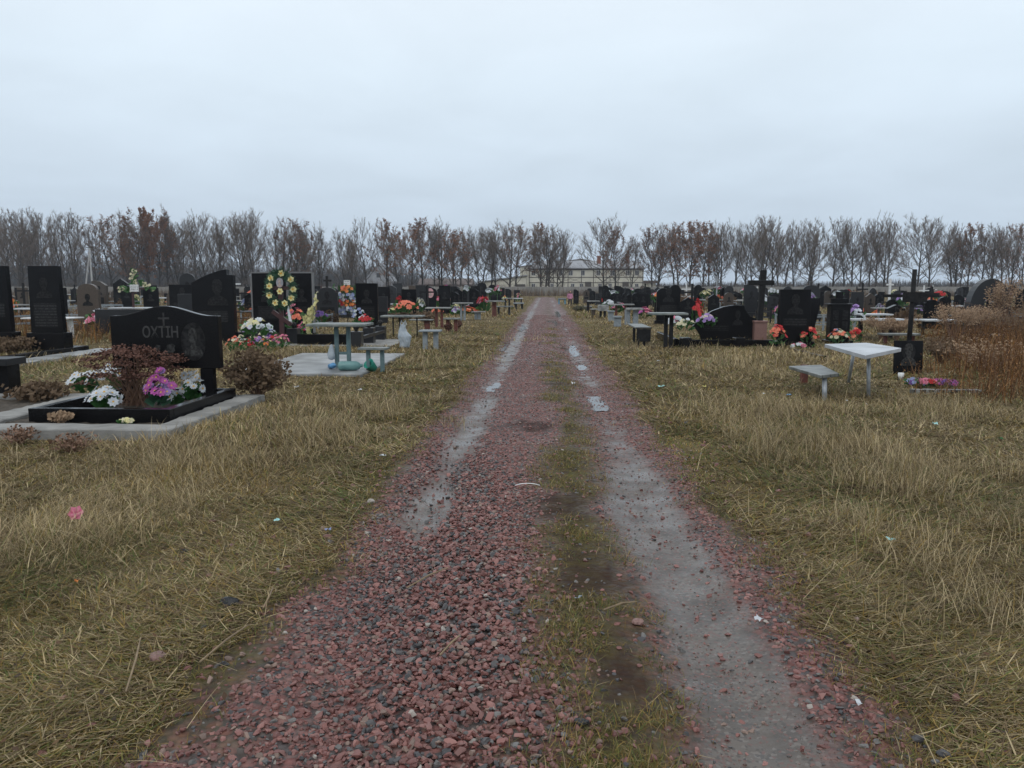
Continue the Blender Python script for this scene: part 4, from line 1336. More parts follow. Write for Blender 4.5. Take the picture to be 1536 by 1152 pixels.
# flower row before it
for i, (px, py, c, lb) in enumerate(((351, 528, ['f_coral', 'f_cream'], 'peach roses at the outer end of the long flower row'), (362, 526, ['f_white', 'f_cream'], 'white roses next to the peach roses in the flower row'),
                                     (371, 529, ['f_red', 'f_coral'], 'red blooms low in the middle of the flower row'), (377, 524, ['f_cream'], 'cream roses behind the red blooms in the flower row'),
                                     (386, 528, ['f_lilac', 'f_magenta'], 'lilac blooms in the middle of the flower row'), (392, 522, ['f_coral', 'f_cream'], 'cream and peach roses at the back of the flower row'),
                                     (398, 529, ['f_orange', 'f_cream'], 'orange yellow roses toward the cross in the flower row'), (404, 520, ['f_violet'], 'dark violet blooms at the back of the flower row'),
                                     (407, 527, ['f_pink', 'f_red'], 'deep pink roses toward the cross in the flower row'), (417, 526, ['f_yellow', 'f_pink'], 'yellow and pink blooms nearest the red cross foot'), (425, 524, ['f_pink'], 'bright pink roses touching the red cross foot'))):
    bunch(px, py, .30, c, lb, near=True, n=8, h=.33, group='flower row before the red cross')

# low granite surround with urns and flowers behind the teal table
def urn(px, py, label, w=.3, h=.45):
    g = G(px, py)
    t = thing('flower_urn', label, 'urn', (g.x, g.y, H(g.x, g.y)), 0, 'grey border pillars')
    MB().box(-w / 2, w / 2, -w / 2, w / 2, -.06, h).build('pillar', 'darkgrey', t, bevel=.01)
    MB().lathe([(.001, h + .004), (.05, h + .004), (.04, h + .03), (.075, h + .08), (.08, h + .12), (.05, h + .17), (.001, h + .18)], 12).build('ball', 'blackiron', t, True)


urn(387, 518, 'grey stone pillar with ball under the white and yellow flowers')
urn(441, 517, 'grey stone pillar with ball under the pink flowers')
urn(535, 524, 'grey stone pillar with ball directly behind the teal table legs')
urn(554, 516, 'grey stone pillar with ball behind the short teal bench')
urn(571, 511, 'grey stone pillar with ball nearest the coral bouquet table')
t = thing('grave_border', 'dark low border rails between the grey pillars behind the teal table', 'border', (0, 0, 0))
a, b_ = G(446, 519), G(532, 523)
MB().box(a.x, b_.x, a.y, a.y + .1, .0, .32).build('front_rail', 'black', t)
c_ = G(571, 511)
MB().box(b_.x + .15, b_.x + .23, b_.y + .1, c_.y - .1, .25, .33).build('side_rail', 'darkgrey', t)
a, b_ = G(330, 515), G(383, 519)
MB().box(a.x, b_.x, a.y + .3, a.y + .4, 0, .3).build('front_rail', 'darkgrey', t)
tag(MB().box(-7.4, -4.1, 20.25, 23.0, -.05, .04).build('concrete_pad', 'concrete', None), 'grey paving before the framed black slabs', 'paving')
bunch(386, 504, .55, ['f_cream', 'f_yellow', 'f_white'], 'cream and yellow flowers on a grey pillar behind the violet blooms', z=.5, near=True, n=14, h=.35)
bunch(372, 509, .35, ['f_violet', 'f_lilac'], 'violet flowers beside the cream bouquet on the pillar', z=.35, near=True, n=9, h=.3)
bunch(405, 511, .35, ['f_blue', 'f_white'], 'pale blue flowers low behind the dark red cross', near=True, n=9, h=.35)
bunch(443, 500, .5, ['f_pink', 'f_coral'], 'tall pink flowers beside the dark red cross', near=True, n=14, h=.75, z=.2)
bunch(455, 508, .4, ['f_red', 'f_pink', 'f_magenta'], 'red and magenta flowers under the yellow spray', near=True, n=10, h=.5)
bunch(480, 486, .5, ['f_lilac', 'f_violet'], 'violet flower ball behind the teal table edge', near=True, n=12, h=.4, z=.35)
g = G(465, 513)
t = thing('flower_spray', 'tall yellow blossom spray behind the teal table', 'flowers', (g.x, g.y, 0))
b = MB(); st = MB()
for (dx, hh) in ((-.14, .75), (0, .95), (.1, 1.0), (.2, 1.25)):
    st.tube([(0, 0, 0), (dx * .5, 0, hh * .5), (dx, 0, hh)], [.008, .007, .004], 4)
    for k in range(16):
        s_ = k / 15
        b.blossom((dx * s_ + rnd.gauss(0, .03), rnd.gauss(0, .03), hh * (.3 + .7 * s_)), (rnd.gauss(0, .6), -1, rnd.gauss(0, .4)), .055, 5, 2)
st.build('stems', 'green', t); b.build('blossoms', 'f_yellow', t)
# striped memorial stand with card
g = G(522, 489)
t = thing('flower_stand', 'tall stand of orange, white and blue flowers with white card', 'flowers', (g.x, g.y, 0))
MB().tube([(0, 0, -.05), (0, 0, 1.7)], [.015, .015], 5).build('pole', 'blackiron', t)
for (z, rr, c, nn) in ((1.5, .28, ['f_orange', 'f_coral'], 9), (1.2, .35, ['f_blue', 'f_white'], 14), (.95, .36, ['f_orange', 'f_red'], 10), (.65, .38, ['f_white', 'f_blue'], 18)):
    for c1 in c:
        b = MB()
        for k in range(nn):
            a = rnd.random() * 6.28; q = math.sqrt(rnd.random())
            b.blossom((rr * q * math.cos(a), rr * .5 * q * math.sin(a) - .05, z + rr * .5 * rnd.uniform(-.8, .8)), (math.cos(a) * .5, -1, .3), .075, 6, 2)
        b.build('blossoms', c1, t)
lv = MB()
for k in range(120):
    d = Vector((rnd.gauss(0, 1), rnd.gauss(0, .6), rnd.gauss(0, 1))).normalized()
    lv.quad((rnd.gauss(0, .22), rnd.gauss(.05, .06), rnd.uniform(.5, 1.65)), d * .12, d.orthogonal().normalized() * .025)
lv.build('leaves', 'green', t)
def card(parent, w, h, loc, lines_=3):
    o = MB().box(-w / 2, w / 2, -.006, .006, -h / 2, h / 2).build('card', 'white', parent); o.location = loc
    inscription(o, w * .84, -h * .38, h * .4, -.0085, m_='inscr_card')
    return o
p = at_Y(520.5, 424, g.y - .05); card(t, .26, .2, (p.x - g.x, -.05, p.z))
bunch(540, 492, .5, ['f_white', 'f_blue'], 'white blue flowers standing before the flower stand', near=True, n=13, h=.75)
bunch(549, 490, .45, ['f_red'], 'red flower bunch at the foot of the upright portrait stone', near=True, n=10, h=.38, z=.25)

# garlanded cross with card at the back left
tcg, gg, kg = cross(202, 403, 486, 'thin dark grave cross hung with a white rose garland and card', (178, 232, 433), 'maroon', .07)
b = MB(); lv = MB()
for k in range(95):
    s_ = rnd.random()
    if s_ < .45: px, py = 201 + rnd.gauss(0, 2.2), 405 + rnd.random() * 25
    elif s_ < .7: px, py = 176 + rnd.random() * 25, 434 + rnd.gauss(0, 1.8)
    else:
        u = rnd.random(); px, py = 205 + u * 29, 420 + u * 16 + rnd.gauss(0, 2)
    p = at_Y(px, py, gg.y - .08) - Vector((gg.x, gg.y, H(gg.x, gg.y)))
    (b if k % 2 else lv).m = 0
    if k % 2: b.blossom(p, (rnd.gauss(0, .4), -1, .3), .07, 6, 2)
    else:
        d = Vector((rnd.gauss(0, 1), -.3, rnd.gauss(0, 1))).normalized(); lv.quad(p, d * .1, d.orthogonal().normalized() * .05)
t = thing('garland', 'white rose garland wound on the thin dark cross with a white card', 'garland', (gg.x, gg.y, H(gg.x, gg.y)))
b.build('blossoms', 'f_cream', t); lv.build('leaves', 'green', t)
p = at_Y(201.5, 432, gg.y - .12)
card(t, .38, .3, (p.x - gg.x, -.13, p.z), 2)
bunch(202, 484, .45, ['f_lilac', 'f_pink'], 'lilac pink flower column at the foot of the garlanded cross', h=.6)
cross(492, 414, 476, 'small black cross rising over the dark shouldered stone', (487, 499, 421), 'blackiron', .12)

# --- tables, benches and flowers of the left row
TB, BN = 'tables by the graves', 'benches by the graves'
legged('table', 'grey table on thin black legs carrying the coral bouquet', 'table', 574, 636, 473, (590, 600, 626), 506, 'tealtop', 'blackiron', .7, .05, .04, group=TB)
bunch(610, 474, .62, ['f_coral'], 'large coral bouquet lying on the grey table', near=True, n=16, h=.34, loc=(G(610, 506).x, G(610, 506).y, .76))
bunch(592, 474, .35, ['f_yellow', 'f_cream'], 'small lime yellow flowers on the grey table by the coral bouquet', near=True, n=7, h=.15, loc=(G(592, 506).x, G(592, 506).y + .1, .76))
legged('bench', 'blue grey board bench on two plank legs in the grass', 'bench', 630, 662, 495, (638, 654), 525, 'bluegrey', 'bluegrey', .42, .04, .12, .1, group=BN)
legged('table', 'long board table on rust red legs beyond the coral bouquet', 'table', 640, 676, 461, (655, 663), 492, 'greywood', 'rust', .7, .05, .1, group=TB)
legged('bench', 'low board bench with rust red legs beside round brown shrubs', 'bench', 666, 691, 477, (672, 684), 498, 'wetboard', 'rust', .4, .05, .12, group=BN)
legged('bench', 'low plank bench with red legs before the red-legged table', 'bench', 615, 650, 479, (639, 643), 496, 'wetboard', 'rust', .4, .04, .1, group=BN)
legged('table', 'pale table on two grey posts beside the pointed black stone', 'table', 680, 709, 454, (692, 697), 481, 'greywood', 'bluegrey', .7, .05, .1, group=TB)
legged('bench', 'pale bench on grey posts beside the grey post table', 'bench', 707, 728, 467, (714, 719), 480, 'greywood', 'bluegrey', .4, .05, .14, group=BN)
legged('table', 'pale table on two rust red posts near the road end', 'table', 730, 757, 451, (740, 743), 476, 'greywood', 'rust', .7, .06, .12, group=TB)
legged('bench', 'long dim bench beyond the rust red post table', 'bench', 743, 770, 459, (748, 764), 473, 'wetboard', 'darkgrey', .5, .06, .12, group=BN)
legged('table', 'pale far table with dark legs beyond the rust red post table', 'table', 753, 769, 447, (758, 764), 463, 'greywood', 'darkgrey', .8, .07, .12, group=TB)
legged('table', 'far white table beside the smallest black stone', 'table', 770, 784, 447, (772, 782), 459, 'whitetop', 'darkgrey', .8, .07, .12, group=TB)
legged('bench', 'far pale bench, last before the road end', 'bench', 770, 786, 454, (774, 783), 464, 'bluegrey', 'darkgrey', .6, .08, .15, group=BN)
for px, lb in ((672, 'round brown shrub before the red-legged bench'), (688, 'round brown shrub behind the red-legged bench')):
    dry_bush(px, 498 if px < 680 else 493, .28, .3, lb, 'drydark', n=400, ls=.03)
for (px, py, s_, c, lb, h_) in (
        (130, 468, .95, ['f_coral', 'f_orange', 'f_red'], 'orange red flowers in a green bowl behind the white table', .45), (152, 498, .9, ['f_white', 'f_pink', 'f_cream'], 'white and pink flowers on a stand beside the wavy stone', .75),
        (600, 466, .6, ['f_red'], 'red flower ball behind the coral bouquet table', .9), (630, 470, .6, ['f_white', 'f_cream'], 'white wiry flowers beside the pink medallion stone', .9), (660, 462, .9, ['f_pink', 'f_red'], 'pink red flowers beside the medallion stone', .9),
        (684, 474, .6, ['f_lilac', 'f_white'], 'pale lilac flowers under the grey post table', .5), (701, 472, 1.2, ['f_orange', 'f_coral'], 'wide orange flower bed beside the slanted stone', .45), (725, 468, .8, ['f_pink', 'f_red'], 'coral pink flowers by the red post table', 1.0),
        (735, 458, .8, ['f_white'], 'white flowers in dark leaves over the red post table', 1.5), (746, 462, .6, ['f_pink', 'f_white'], 'tall pink and white flowers behind the far bench', 1.6), (669, 458, .7, ['f_red', 'f_magenta'], 'red wreath high on a stand beside the pointed stone', 1.7),
        (700, 462, .5, ['f_white'], 'white roses on top of the slim arched stone', 1.7), (757, 455, .5, ['f_yellow', 'f_orange'], 'yellow orange flowers near the smallest stones', .7), (777, 452, .6, ['f_cream', 'f_pink'], 'pale flowers beside the last stone', .9),
        (515, 470, .5, ['f_cream', 'f_coral'], 'peach flowers beside the small black cross', 1.5), (330, 460, .6, ['f_coral'], 'coral flowers behind the climbing stone', .8), (272, 462, .5, ['f_coral', 'f_orange'], 'orange flowers on the two-portrait stone', 1.5),
        (371, 470, .9, ['f_white', 'f_blue'], 'white blue flowers seen through the gap behind the wreath', .9), (376, 450, .7, ['f_coral'], 'small coral flowers far behind the wreath', 1.1)):
    bunch(px, py, s_, c, lb, h=h_)
legged('table', 'white plastic table behind the tall stele', 'table', 45, 118, 476, (55, 108), 508, 'white', 'white', .8, .04, .12, group=TB)
legged('table', 'distant white table between the two tall steles', 'table', 27, 58, 462, (33, 52), 486, 'whitetop', 'darkgrey', .8, .06, .08, group=TB)
legged('table', 'distant white table just beyond the tall stele', 'table', 98, 122, 441, (102, 118), 455, 'whitetop', 'darkgrey', .8, .08, .12, group=TB)
legged('table', 'long white table behind the garlanded cross', 'table', 170, 262, 461, (185, 250), 486, 'whitetop', 'darkgrey', .8, .05, .08, group=TB)
legged('table', 'white table with cream legs behind the low slab', 'table', 228, 268, 446, (234, 252), 466, 'whitetop', 'greywood', .8, .07, .1, group=TB)
cross(342, 415, 470, 'thin white cross with round plaques between two black stones', (354, 363, 426), 'white', .1)
legged('bench', 'grey board bench beside the climbing stone', 'bench', 478, 492, 455, (480, 490), 466, 'whitetop', 'darkgrey', .4, .05, .1, group=BN)

# ------------------------------------------------------------------ right side, near
tt = G(1303, 598)
Yt = tt.y
k_ = ppm(tt)
# white table: long sides run away from the track at a skew, two steel legs
zt = .70
cs = [G(1237, 516, zt), G(1298, 533, zt), G(1352, 522, zt), G(1300, 514, zt)]
t = thing('table', 'white sheet-topped table on two thin steel legs', 'table', (tt.x, tt.y, 0), 0, TB)
b = MB()
rel = [Vector((c.x - tt.x, c.y - tt.y, 0)) for c in cs]
b.add([(r.x, r.y, zt - .055) for r in rel] + [(r.x, r.y, zt) for r in rel], [(3, 2, 1, 0), (4, 5, 6, 7)] + [(i, (i + 1) % 4, (i + 1) % 4 + 4, i + 4) for i in range(4)])
b.build('table_top', 'whitetop', t, bevel=.004)
MB().tube([(0, 0, -.06), (-.02, .04, zt - .06)], [.028, .028], 8).build('leg', 'galv', t, True)
g2 = G(1272, 575)
MB().tube([(g2.x - tt.x, g2.y - tt.y, -.06), (g2.x - tt.x, g2.y - tt.y - .2, zt - .06)], [.028, .028], 8).build('leg', 'galv', t, True)
# bench
zt = .39
cs = [G(1183, 549, zt), G(1231, 563, zt), G(1259, 560, zt), G(1232, 547, zt)]
bb = G(1237, 603)
t = thing('bench', 'damp grey board bench beside the white table', 'bench', (bb.x, bb.y, 0), 0, BN)
rel = [Vector((c.x - bb.x, c.y - bb.y, 0)) for c in cs]
MB().add([(r.x, r.y, zt - .045) for r in rel] + [(r.x, r.y, zt) for r in rel], [(3, 2, 1, 0), (4, 5, 6, 7)] + [(i, (i + 1) % 4, (i + 1) % 4 + 4, i + 4) for i in range(4)]).build('seat', 'wetboard', t, bevel=.005)
MB().tube([(0, 0, -.06), (0, .05, zt - .05)], [.035, .035], 8).build('leg', 'galv', t, True)
g2 = G(1203, 577)
MB().box(g2.x - bb.x - .05, g2.x - bb.x + .05, g2.y - bb.y - .12, g2.y - bb.y - .04, -.06, zt - .05).build('leg', 'rust', t)
# portrait plaque and cup
gq = G(1361, 563)
t = thing('portrait_plaque', 'black granite plaque with engraved portrait leaning in dry weeds', 'plaque', (gq.x, gq.y, 0))
w_ = 42 / ppm(gq); h_ = at_Y(1361, 511, gq.y).z
sl = MB().box(-w_ / 2, w_ / 2, -.02, .02, -.03, h_).build('slab', 'black', t, bevel=.004); sl.rotation_euler.x = -.06
o = MB().prism([(.12 * math.cos(a), h_ * .68 + .15 * math.sin(a)) for a in np.linspace(0, 6.2832, 25)[:-1]], -.026, -.022).build('halo', 'engrave', sl)
bust(MB(), .28, .42, -.030, 0, h_ * .28).build('portrait', 'engrave2', sl)
b = MB()
for k in range(3): b.tube([(-.05, -.03, .02), (-.06 + .03 * k, -.03, .3)], [.004, .003], 4)
b.build('carved_stems', 'engrave', sl)
g = G(1351, 571)
o = MB().lathe([(.001, 0), (.04, 0), (.05, .12), (.046, .12), (.036, .01), (.001, .01)], 14).build('cup', 'white', None, True); o.location = (g.x, g.y, H(g.x, g.y)); tag(o, 'white plastic cup before the portrait plaque', 'cup')
# cross behind it
gx = G(1361, 545)
t = thing('wooden_cross', 'weathered dark cross with boxed centre behind the portrait plaque', 'cross', (gx.x, gx.y, 0), 0, 'grave crosses')
k_ = ppm(gx)
zz = lambda py: at_Y(1361, py, gx.y).z
MB().tube([(0, 0, -.06), (.03, 0, zz(404))], [.052, .048], 8).build('post', 'blackwood', t, True)
MB().box(-15 / k_, 20 / k_, -.09, -.055, zz(453), zz(438)).build('centre_board', 'blackwood', t)
MB().box(-40 / k_, 42 / k_, .055, .09, zz(446), zz(441.5)).build('crossbar', 'blackwood', t)
g = G(1392, 583)
for i, (px, py, c, lb, s_) in enumerate(((1372, 581, ['f_violet', 'f_blue'], 'violet blue blooms at the end of the fallen flower row', .3), (1390, 583, ['f_pink', 'f_red'], 'pink red blooms fallen in the dry weeds', .34), (1408, 583, ['f_magenta', 'f_pink'], 'magenta blooms in the middle of the fallen flower row', .3), (1422, 584, ['f_violet', 'f_magenta'], 'purple blooms fallen farthest into the dry weeds', .3))):
    bunch(px, py, s_, c, lb, near=True, n=9, h=.12, group='flowers fallen in the weeds')
g = G(1440, 592)
tag(rough_beam(G(1365, 590).x, G(1465, 590).x, g.y, g.y + .12, -.05, .07).build('timber_edging', 'greywood', None), 'grey timber edging lying in the dry weeds', 'edging')

# wing-shaped stone and border
gw = G(1085, 511)
k_ = ppm(gw); Yw = gw.y
pp = lambda px, py: (at_Y(px, py, Yw).x - gw.x, at_Y(px, py, Yw).z - H(gw.x, gw.y))
top = [pp(x, y) for x, y in ((1134, 511), (1134, 478), (1124, 474), (1118, 465), (1115, 458), (1100, 457.5), (1085, 460), (1068, 466), (1055, 474), (1044, 483), (1038, 490), (1044, 494), (1049, 502), (1051, 511))]
t = thing('gravestone', 'wide black stone shaped like a rising wing with lilac flowers', 'gravestone', (gw.x, gw.y, H(gw.x, gw.y)), 0, 'gravestones')
sl = MB().prism(top[::-1][::-1], -.09, .09).build('slab', 'black', t, bevel=.01)
x_, z_ = pp(1106, 470)
bust(MB(), .3, .45, -.096, x_, z_ - .35).build('portrait', 'engrave', sl)
inscription(sl, .75, .3, .46, -.096, cx=-.25)
t = thing('grave_border', 'black granite border with corner blocks round the wing stone', 'border', (gw.x, gw.y, 0))
a, b_ = G(1018, 521), G(1158, 521)
MB().box(a.x - gw.x, b_.x - gw.x, a.y - gw.y, a.y - gw.y + .12, -.05, .2).build('front_rail', 'black', t, bevel=.01)
for px in (1030, 1110):
    c_ = G(px, 523)
    MB().box(c_.x - gw.x - .12, c_.x - gw.x + .12, c_.y - gw.y - .04, a.y - gw.y - .002, -.05, .28).build('corner_block', 'black', t, bevel=.01)
MB().box(a.x - gw.x - .1, a.x - gw.x + .01, a.y - gw.y + .13, .8, -.05, .22).build('side_rail', 'black', t, bevel=.01)
bunch(0, 0, .5, ['f_lilac', 'f_lilac', 'f_cream'], 'lilac and cream bouquet fixed on the wing stone', near=True, n=20, h=.35, loc=(gw.x + pp(1057, 490)[0], gw.y - .25, pp(1057, 491)[1]))
bunch(1030, 496, .5, ['f_white', 'f_cream'], 'white bouquet beside the tip of the wing stone', near=True, n=12, h=.32, z=.3)
bunch(1044, 488, .6, ['f_red', 'f_coral'], 'red flowers behind the tip of the wing stone', h=.8)
bunch(1046, 476, .6, ['f_red'], 'small red flower ball farther behind the wing stone', h=.9)
# black cross on pink block
gk = G(1139, 512)
t = thing('pedestal_block', 'pink granite block carrying the big black cross', 'pedestal', (gk.x, gk.y + .1, 0))
zt = at_Y(1139, 481, gk.y).z
MB().box(-.17, .19, -.18, .18, -.06, zt - .06).build('block', 'pinkstone', t, bevel=.01)
MB().box(-.19, .21, -.2, .2, zt - .058, zt).build('cap', 'pinkstone', t, bevel=.01)
gk2 = (gk.x, gk.y + .1, zt)
t = thing('wooden_cross', 'big black timber cross on the pink granite block', 'cross', gk2, 0, 'grave crosses')
z1 = at_Y(1141, 405, gk.y).z - zt; z2 = at_Y(1141, 424, gk.y).z - zt
MB().prism([(-.05, 0), (.09, 0), (.15, z1), (-.02, z1)], -.08, .08).build('post', 'blackwood', t, bevel=.01)
MB().box(-.36, .38, -.1, .1, z2 - .07, z2 + .07).build('crossbar', 'blackwood', t, bevel=.015)
# stones on the right
stone(1165, 1213, 434, 523, 'taper', 'broad black stone with engraved crucifix between red bouquets', ped=.12, th=.18, rows=2)
stone(1200, 1227, 447, 517, 'lean', 'black slab slanting outward behind the crucifix stone', ped=0, th=.12, por=False, rows=0)
t = stone(1241, 1270, 457, 516, 'rect', 'square black stone with carved panels topped by a small cross', ped=.1, th=.3, por=False, rows=0)
g, w, h = fit(1241, 1270, 457, 516)
MB().box(-w * .62, w * .62, -.2, .2, h + .004, h + .035).build('cap', 'darkgrey', t)
MB().box(-w * .4, w * .4, -.06, .06, h + .037, h + .17).build('cross_base', 'black', t)
MB().box(-.09, .09, -.05, .05, h + .172, h + .36).build('cross_top', 'black', t)
for sx in (-1, 1):
    for (a, b_) in ((.62, .86), (.36, .58)):
        MB().box(sx * w * .24 - w * .14, sx * w * .24 + w * .14, -.158, -.152, h * a, h * b_).build('carved_panel', 'engrave', t)
t = thing('grave_border', 'low black border and grass bed before the crucifix stone', 'border', (0, 0, 0))
a, b_ = G(1165, 530), G(1240, 541)
MB().box(a.x + .5, b_.x, b_.y, b_.y + .12, -.05, .1).build('front_rail', 'black', t)
MB().box(b_.x - .12, b_.x, b_.y + .122, b_.y + 2.2, -.05, .098).build('side_rail', 'darkgrey', t)
bunch(1166, 525, .38, ['f_coral', 'f_red'], 'coral red bouquet at the near corner of the crucifix stone', near=True, n=14, h=.55)
bunch(1213, 524, .38, ['f_red', 'f_coral'], 'bright red bouquet at the far corner of the crucifix stone', near=True, n=14, h=.5)
bunch(1199, 527, .38, ['f_pink', 'f_white'], 'small pink and white bouquet lying under the crucifix stone', near=True, n=9, h=.18)
bunch(1257, 518, .45, ['f_coral', 'f_blue', 'f_cream'], 'mixed coral, blue and cream flowers before the cross-topped stone', near=True, n=16, h=.4)
bunch(1283, 517, .4, ['f_coral', 'f_red'], 'coral flowers beside the black table leg', near=True, n=10, h=.4)
bunch(1279, 505, .6, ['f_white', 'f_lilac'], 'white and lilac flowers beside the cross-topped stone', near=True, n=14, h=.9)
bunch(1170, 482, .7, ['f_lilac', 'f_white', 'f_pink'], 'lilac white flowers behind the pink granite block', h=.8)
o = MB().box(-.03, .03, -.03, .03, -.03, .32).box(-.12, -.031, -.025, .025, .17, .22).box(.031, .12, -.025, .025, .17, .22).build('small_cross', 'darkgrey'); g = G(1190, 523); o.location = (g.x, g.y, H(g.x, g.y)); tag(o, 'tiny grey cross at the foot of the crucifix stone', 'cross')

# right row near the track
legged('table', 'dark green topped table on two black posts by the track', 'table', 973, 1027, 469, (998, 1006), 522, 'tealtop', 'blackwood', .8, .05, .095, group=TB)
g = G(963, 521)
t = thing('bench', 'narrow bench pointing down the track with black boarded end', 'bench', (g.x, g.y, 0), 0, BN)
zt = at_Y(965, 491, g.y).z
MB().box(-.17, .25, 0, 2.1, zt - .04, zt).build('seat', 'tealtop', t, bevel=.005)
MB().box(-.15, .22, -.03, .012, zt - .38, zt - .045).build('end_board', 'blackwood', t, bevel=.005)
for (lx, ly) in ((-.1, .1), (.06, .05), (0, 1.9)):
    MB().box(lx - .035, lx + .035, ly - .03, ly + .03, -.06, zt - .043).build('leg', 'blackwood', t)
legged('table', 'grey table on broad concrete posts by the track', 'table', 939, 963, 462, (941, 953), 487, 'greywood', 'bluegrey', .7, .08, .22, .2, group=TB)
legged('stool', 'stubby grey concrete stool nearest the track', 'stool', 919.5, 932, 474, (926,), 490, 'bluegrey', 'bluegrey', .42, .06, .28, .25, group='stools by the track')
legged('stool', 'stubby grey concrete stool just behind the nearest one', 'stool', 911, 921.5, 466, (916,), 481, 'bluegrey', 'bluegrey', .42, .06, .26, .25, group='stools by the track')
legged('table', 'long pale table with one red and one grey leg', 'table', 914, 950, 456, (924, 938), 480, 'greywood', 'rust', .7, .05, .11, group=TB)
legged('bench', 'dark boxed bench end beyond the concrete stools', 'bench', 897, 912, 457.5, (901, 907), 476, 'greywood', 'blackwood', .9, .3, .12, group=BN)
legged('table', 'pale table on a single dark post beyond the concrete stools', 'table', 881, 899, 451, (882,), 470, 'greywood', 'blackwood', .7, .06, .16, group=TB)
legged('bench', 'low pale bench beside the single post table', 'bench', 870, 888, 459, (874, 886), 466, 'greywood', 'darkgrey', .4, .06, .12, group=BN)
legged('stool', 'small rusty stool beside the boxed bench end', 'stool', 886, 896, 463, (890,), 474, 'greywood', 'brownstone', .4, .06, .2, group='stools by the track')
legged('bench', 'bright blue bench at the far end of the track', 'bench', 837, 849, 447, (838.5, 847.5), 456, 'bluegrey', 'bluebench', .6, .1, .14, group=BN, brace=True)
legged('table', 'long white-topped table on black legs behind the coral flowers', 'table', 1271, 1352, 478, (1290, 1335), 508, 'whitetop', 'blackiron', .8, .05, .1, group=TB)
legged('table', 'second white table just behind the long white-topped one', 'table', 1284, 1331, 470.5, (1292, 1325), 497, 'whitetop', 'darkgrey', .8, .05, .08, group=TB)
legged('bench', 'grey bench half sunk in weeds behind the weathered cross', 'bench', 1320, 1375, 500, (1328, 1368), 517, 'wetboard', 'rust', .4, .05, .08, group=BN)
legged('table', 'distant grey table behind the wing stone', 'table', 1050, 1082, 449, (1054, 1078), 464, 'greywood', 'darkgrey', .8, .08, .12, group=TB)
legged('bench', 'weathered bench among dry plumes at the picture edge', 'bench', 1480, 1500, 501, (1484, 1497), 514, 'whitetop', 'darkgrey', .4, .05, .08, group=BN)
legged('table', 'pale table behind the dry plumes', 'table', 1378, 1430, 479, (1384, 1424), 505, 'whitetop', 'darkgrey', .8, .05, .08, group=TB)

stone(984, 1019, 427, 486, 'double', 'tall black double stone with two arches and small cross', ped=.08, th=.16)
stone(1020, 1042, 446, 488, 'peak', 'gabled black stone beside the double stone', ped=.1)
stone(957, 972, 440, 468, 'rect', 'square-cornered black slab beyond the concrete post table', ped=.0, rows=0)
stone(920, 931, 440, 462, 'oval', 'oval black stone with portrait, nearer the track of the oval pair', ped=.1)
stone(932, 944, 439, 462, 'oval', 'oval black stone with pale portrait, outer of the oval pair', ped=.1)
stone(904, 915, 434, 460, 'slant', 'dark pointed stone with white flowers beyond the boxed bench', ped=.1)
stone(893, 902, 440, 458, 'rect', 'low bluish stone beside the pointed dark stone', ped=.1, mat_='darkgrey')
stone(884, 893, 436, 456, 'round', 'small arched stone over the single post table', ped=.1)
stone(875, 884, 435, 455, 'shoulder', 'small brown shouldered stone over the low pale bench', ped=.1, mat_='brownstone')
stone(860, 868, 434, 457, 'slant', 'dark slanted stone behind the person in pink', ped=.1)
stone(1086, 1099, 429, 464, 'round', 'slim dark arched stone far behind the wing stone', ped=.1, mat_='darkgrey')
stone(1097, 1113, 439, 462, 'round', 'broad arched black stone far behind the wing stone peak', ped=.1)
stone(1115, 1129, 441, 463, 'rect', 'square black stone far behind the big black cross', ped=.1)
stone(1150, 1170, 444, 478, 'slant', 'dark sloping stone between the big cross and crucifix stone', ped=.05, mat_='darkgrey')
stone(1141, 1151, 431, 452, 'round', 'tiny arched stone seen past the big cross arm', ped=.1)
stone(1153, 1164, 437, 458, 'round', 'small arched stone just past the sloping stone', ped=.1)
stone(1328, 1353, 457, 492, 'peak', 'black house-shaped stone behind the white-topped tables', ped=.1, th=.3)
stone(1275, 1293, 438, 482, 'rect', 'dark upright stone beyond the cross-topped stone', ped=.1, mat_='darkgrey')
stone(1262, 1273, 434, 458, 'round', 'dark round-topped stone far beyond the cross-topped stone', ped=.1)
stone(1448, 1508, 418, 505, 'arch', 'broken dark arch monument overgrown with dry plumes', ped=0, th=.35, mat_='darkgrey', por=False, rows=0)
bunch(928, 470, .9, ['f_pink', 'f_white'], 'pink white flowers under the long pale table', h=.6)
bunch(964, 478, .9, ['f_pink', 'f_magenta'], 'pink flower ball beside the concrete post table', h=.55)
bunch(1014, 492, .6, ['f_white', 'f_pink'], 'white flowers between the black table posts and wing stone', h=.45)
bunch(911, 452, .6, ['f_white'], 'white flowers high beside the pointed dark stone', h=1.6)
bunch(981, 466, .5, ['f_white', 'f_pink'], 'white flowers beside the tall double stone', h=1.2)
bunch(1076, 462, .7, ['f_pink', 'f_red', 'f_white'], 'wreath of pink and white flowers far behind the wing stone', h=1.6)
bunch(1087, 458, .6, ['f_white'], 'white flowers beside the slim arched stone', h=1.0)
bunch(1157, 460, .6, ['f_white'], 'white flowers on top of the sloping stone', h=1.5)
cross(1074, 414, 466, 'tall thin grey cross behind the wing stone', (1070, 1079, 420), 'galv', .08)
cross(1332, 418, 478, 'thin white cross behind the house-shaped stone', (1327, 1337, 427), 'white', .1)

# person in pink
gp = G(855, 459)
kk = ppm(gp)
PH = at_Y(855, 436, gp.y).z - H(gp.x, gp.y)
t = thing('person', 'person in a pink coat and dark skirt walking by the track', 'person', (gp.x, gp.y, H(gp.x, gp.y)), .4)


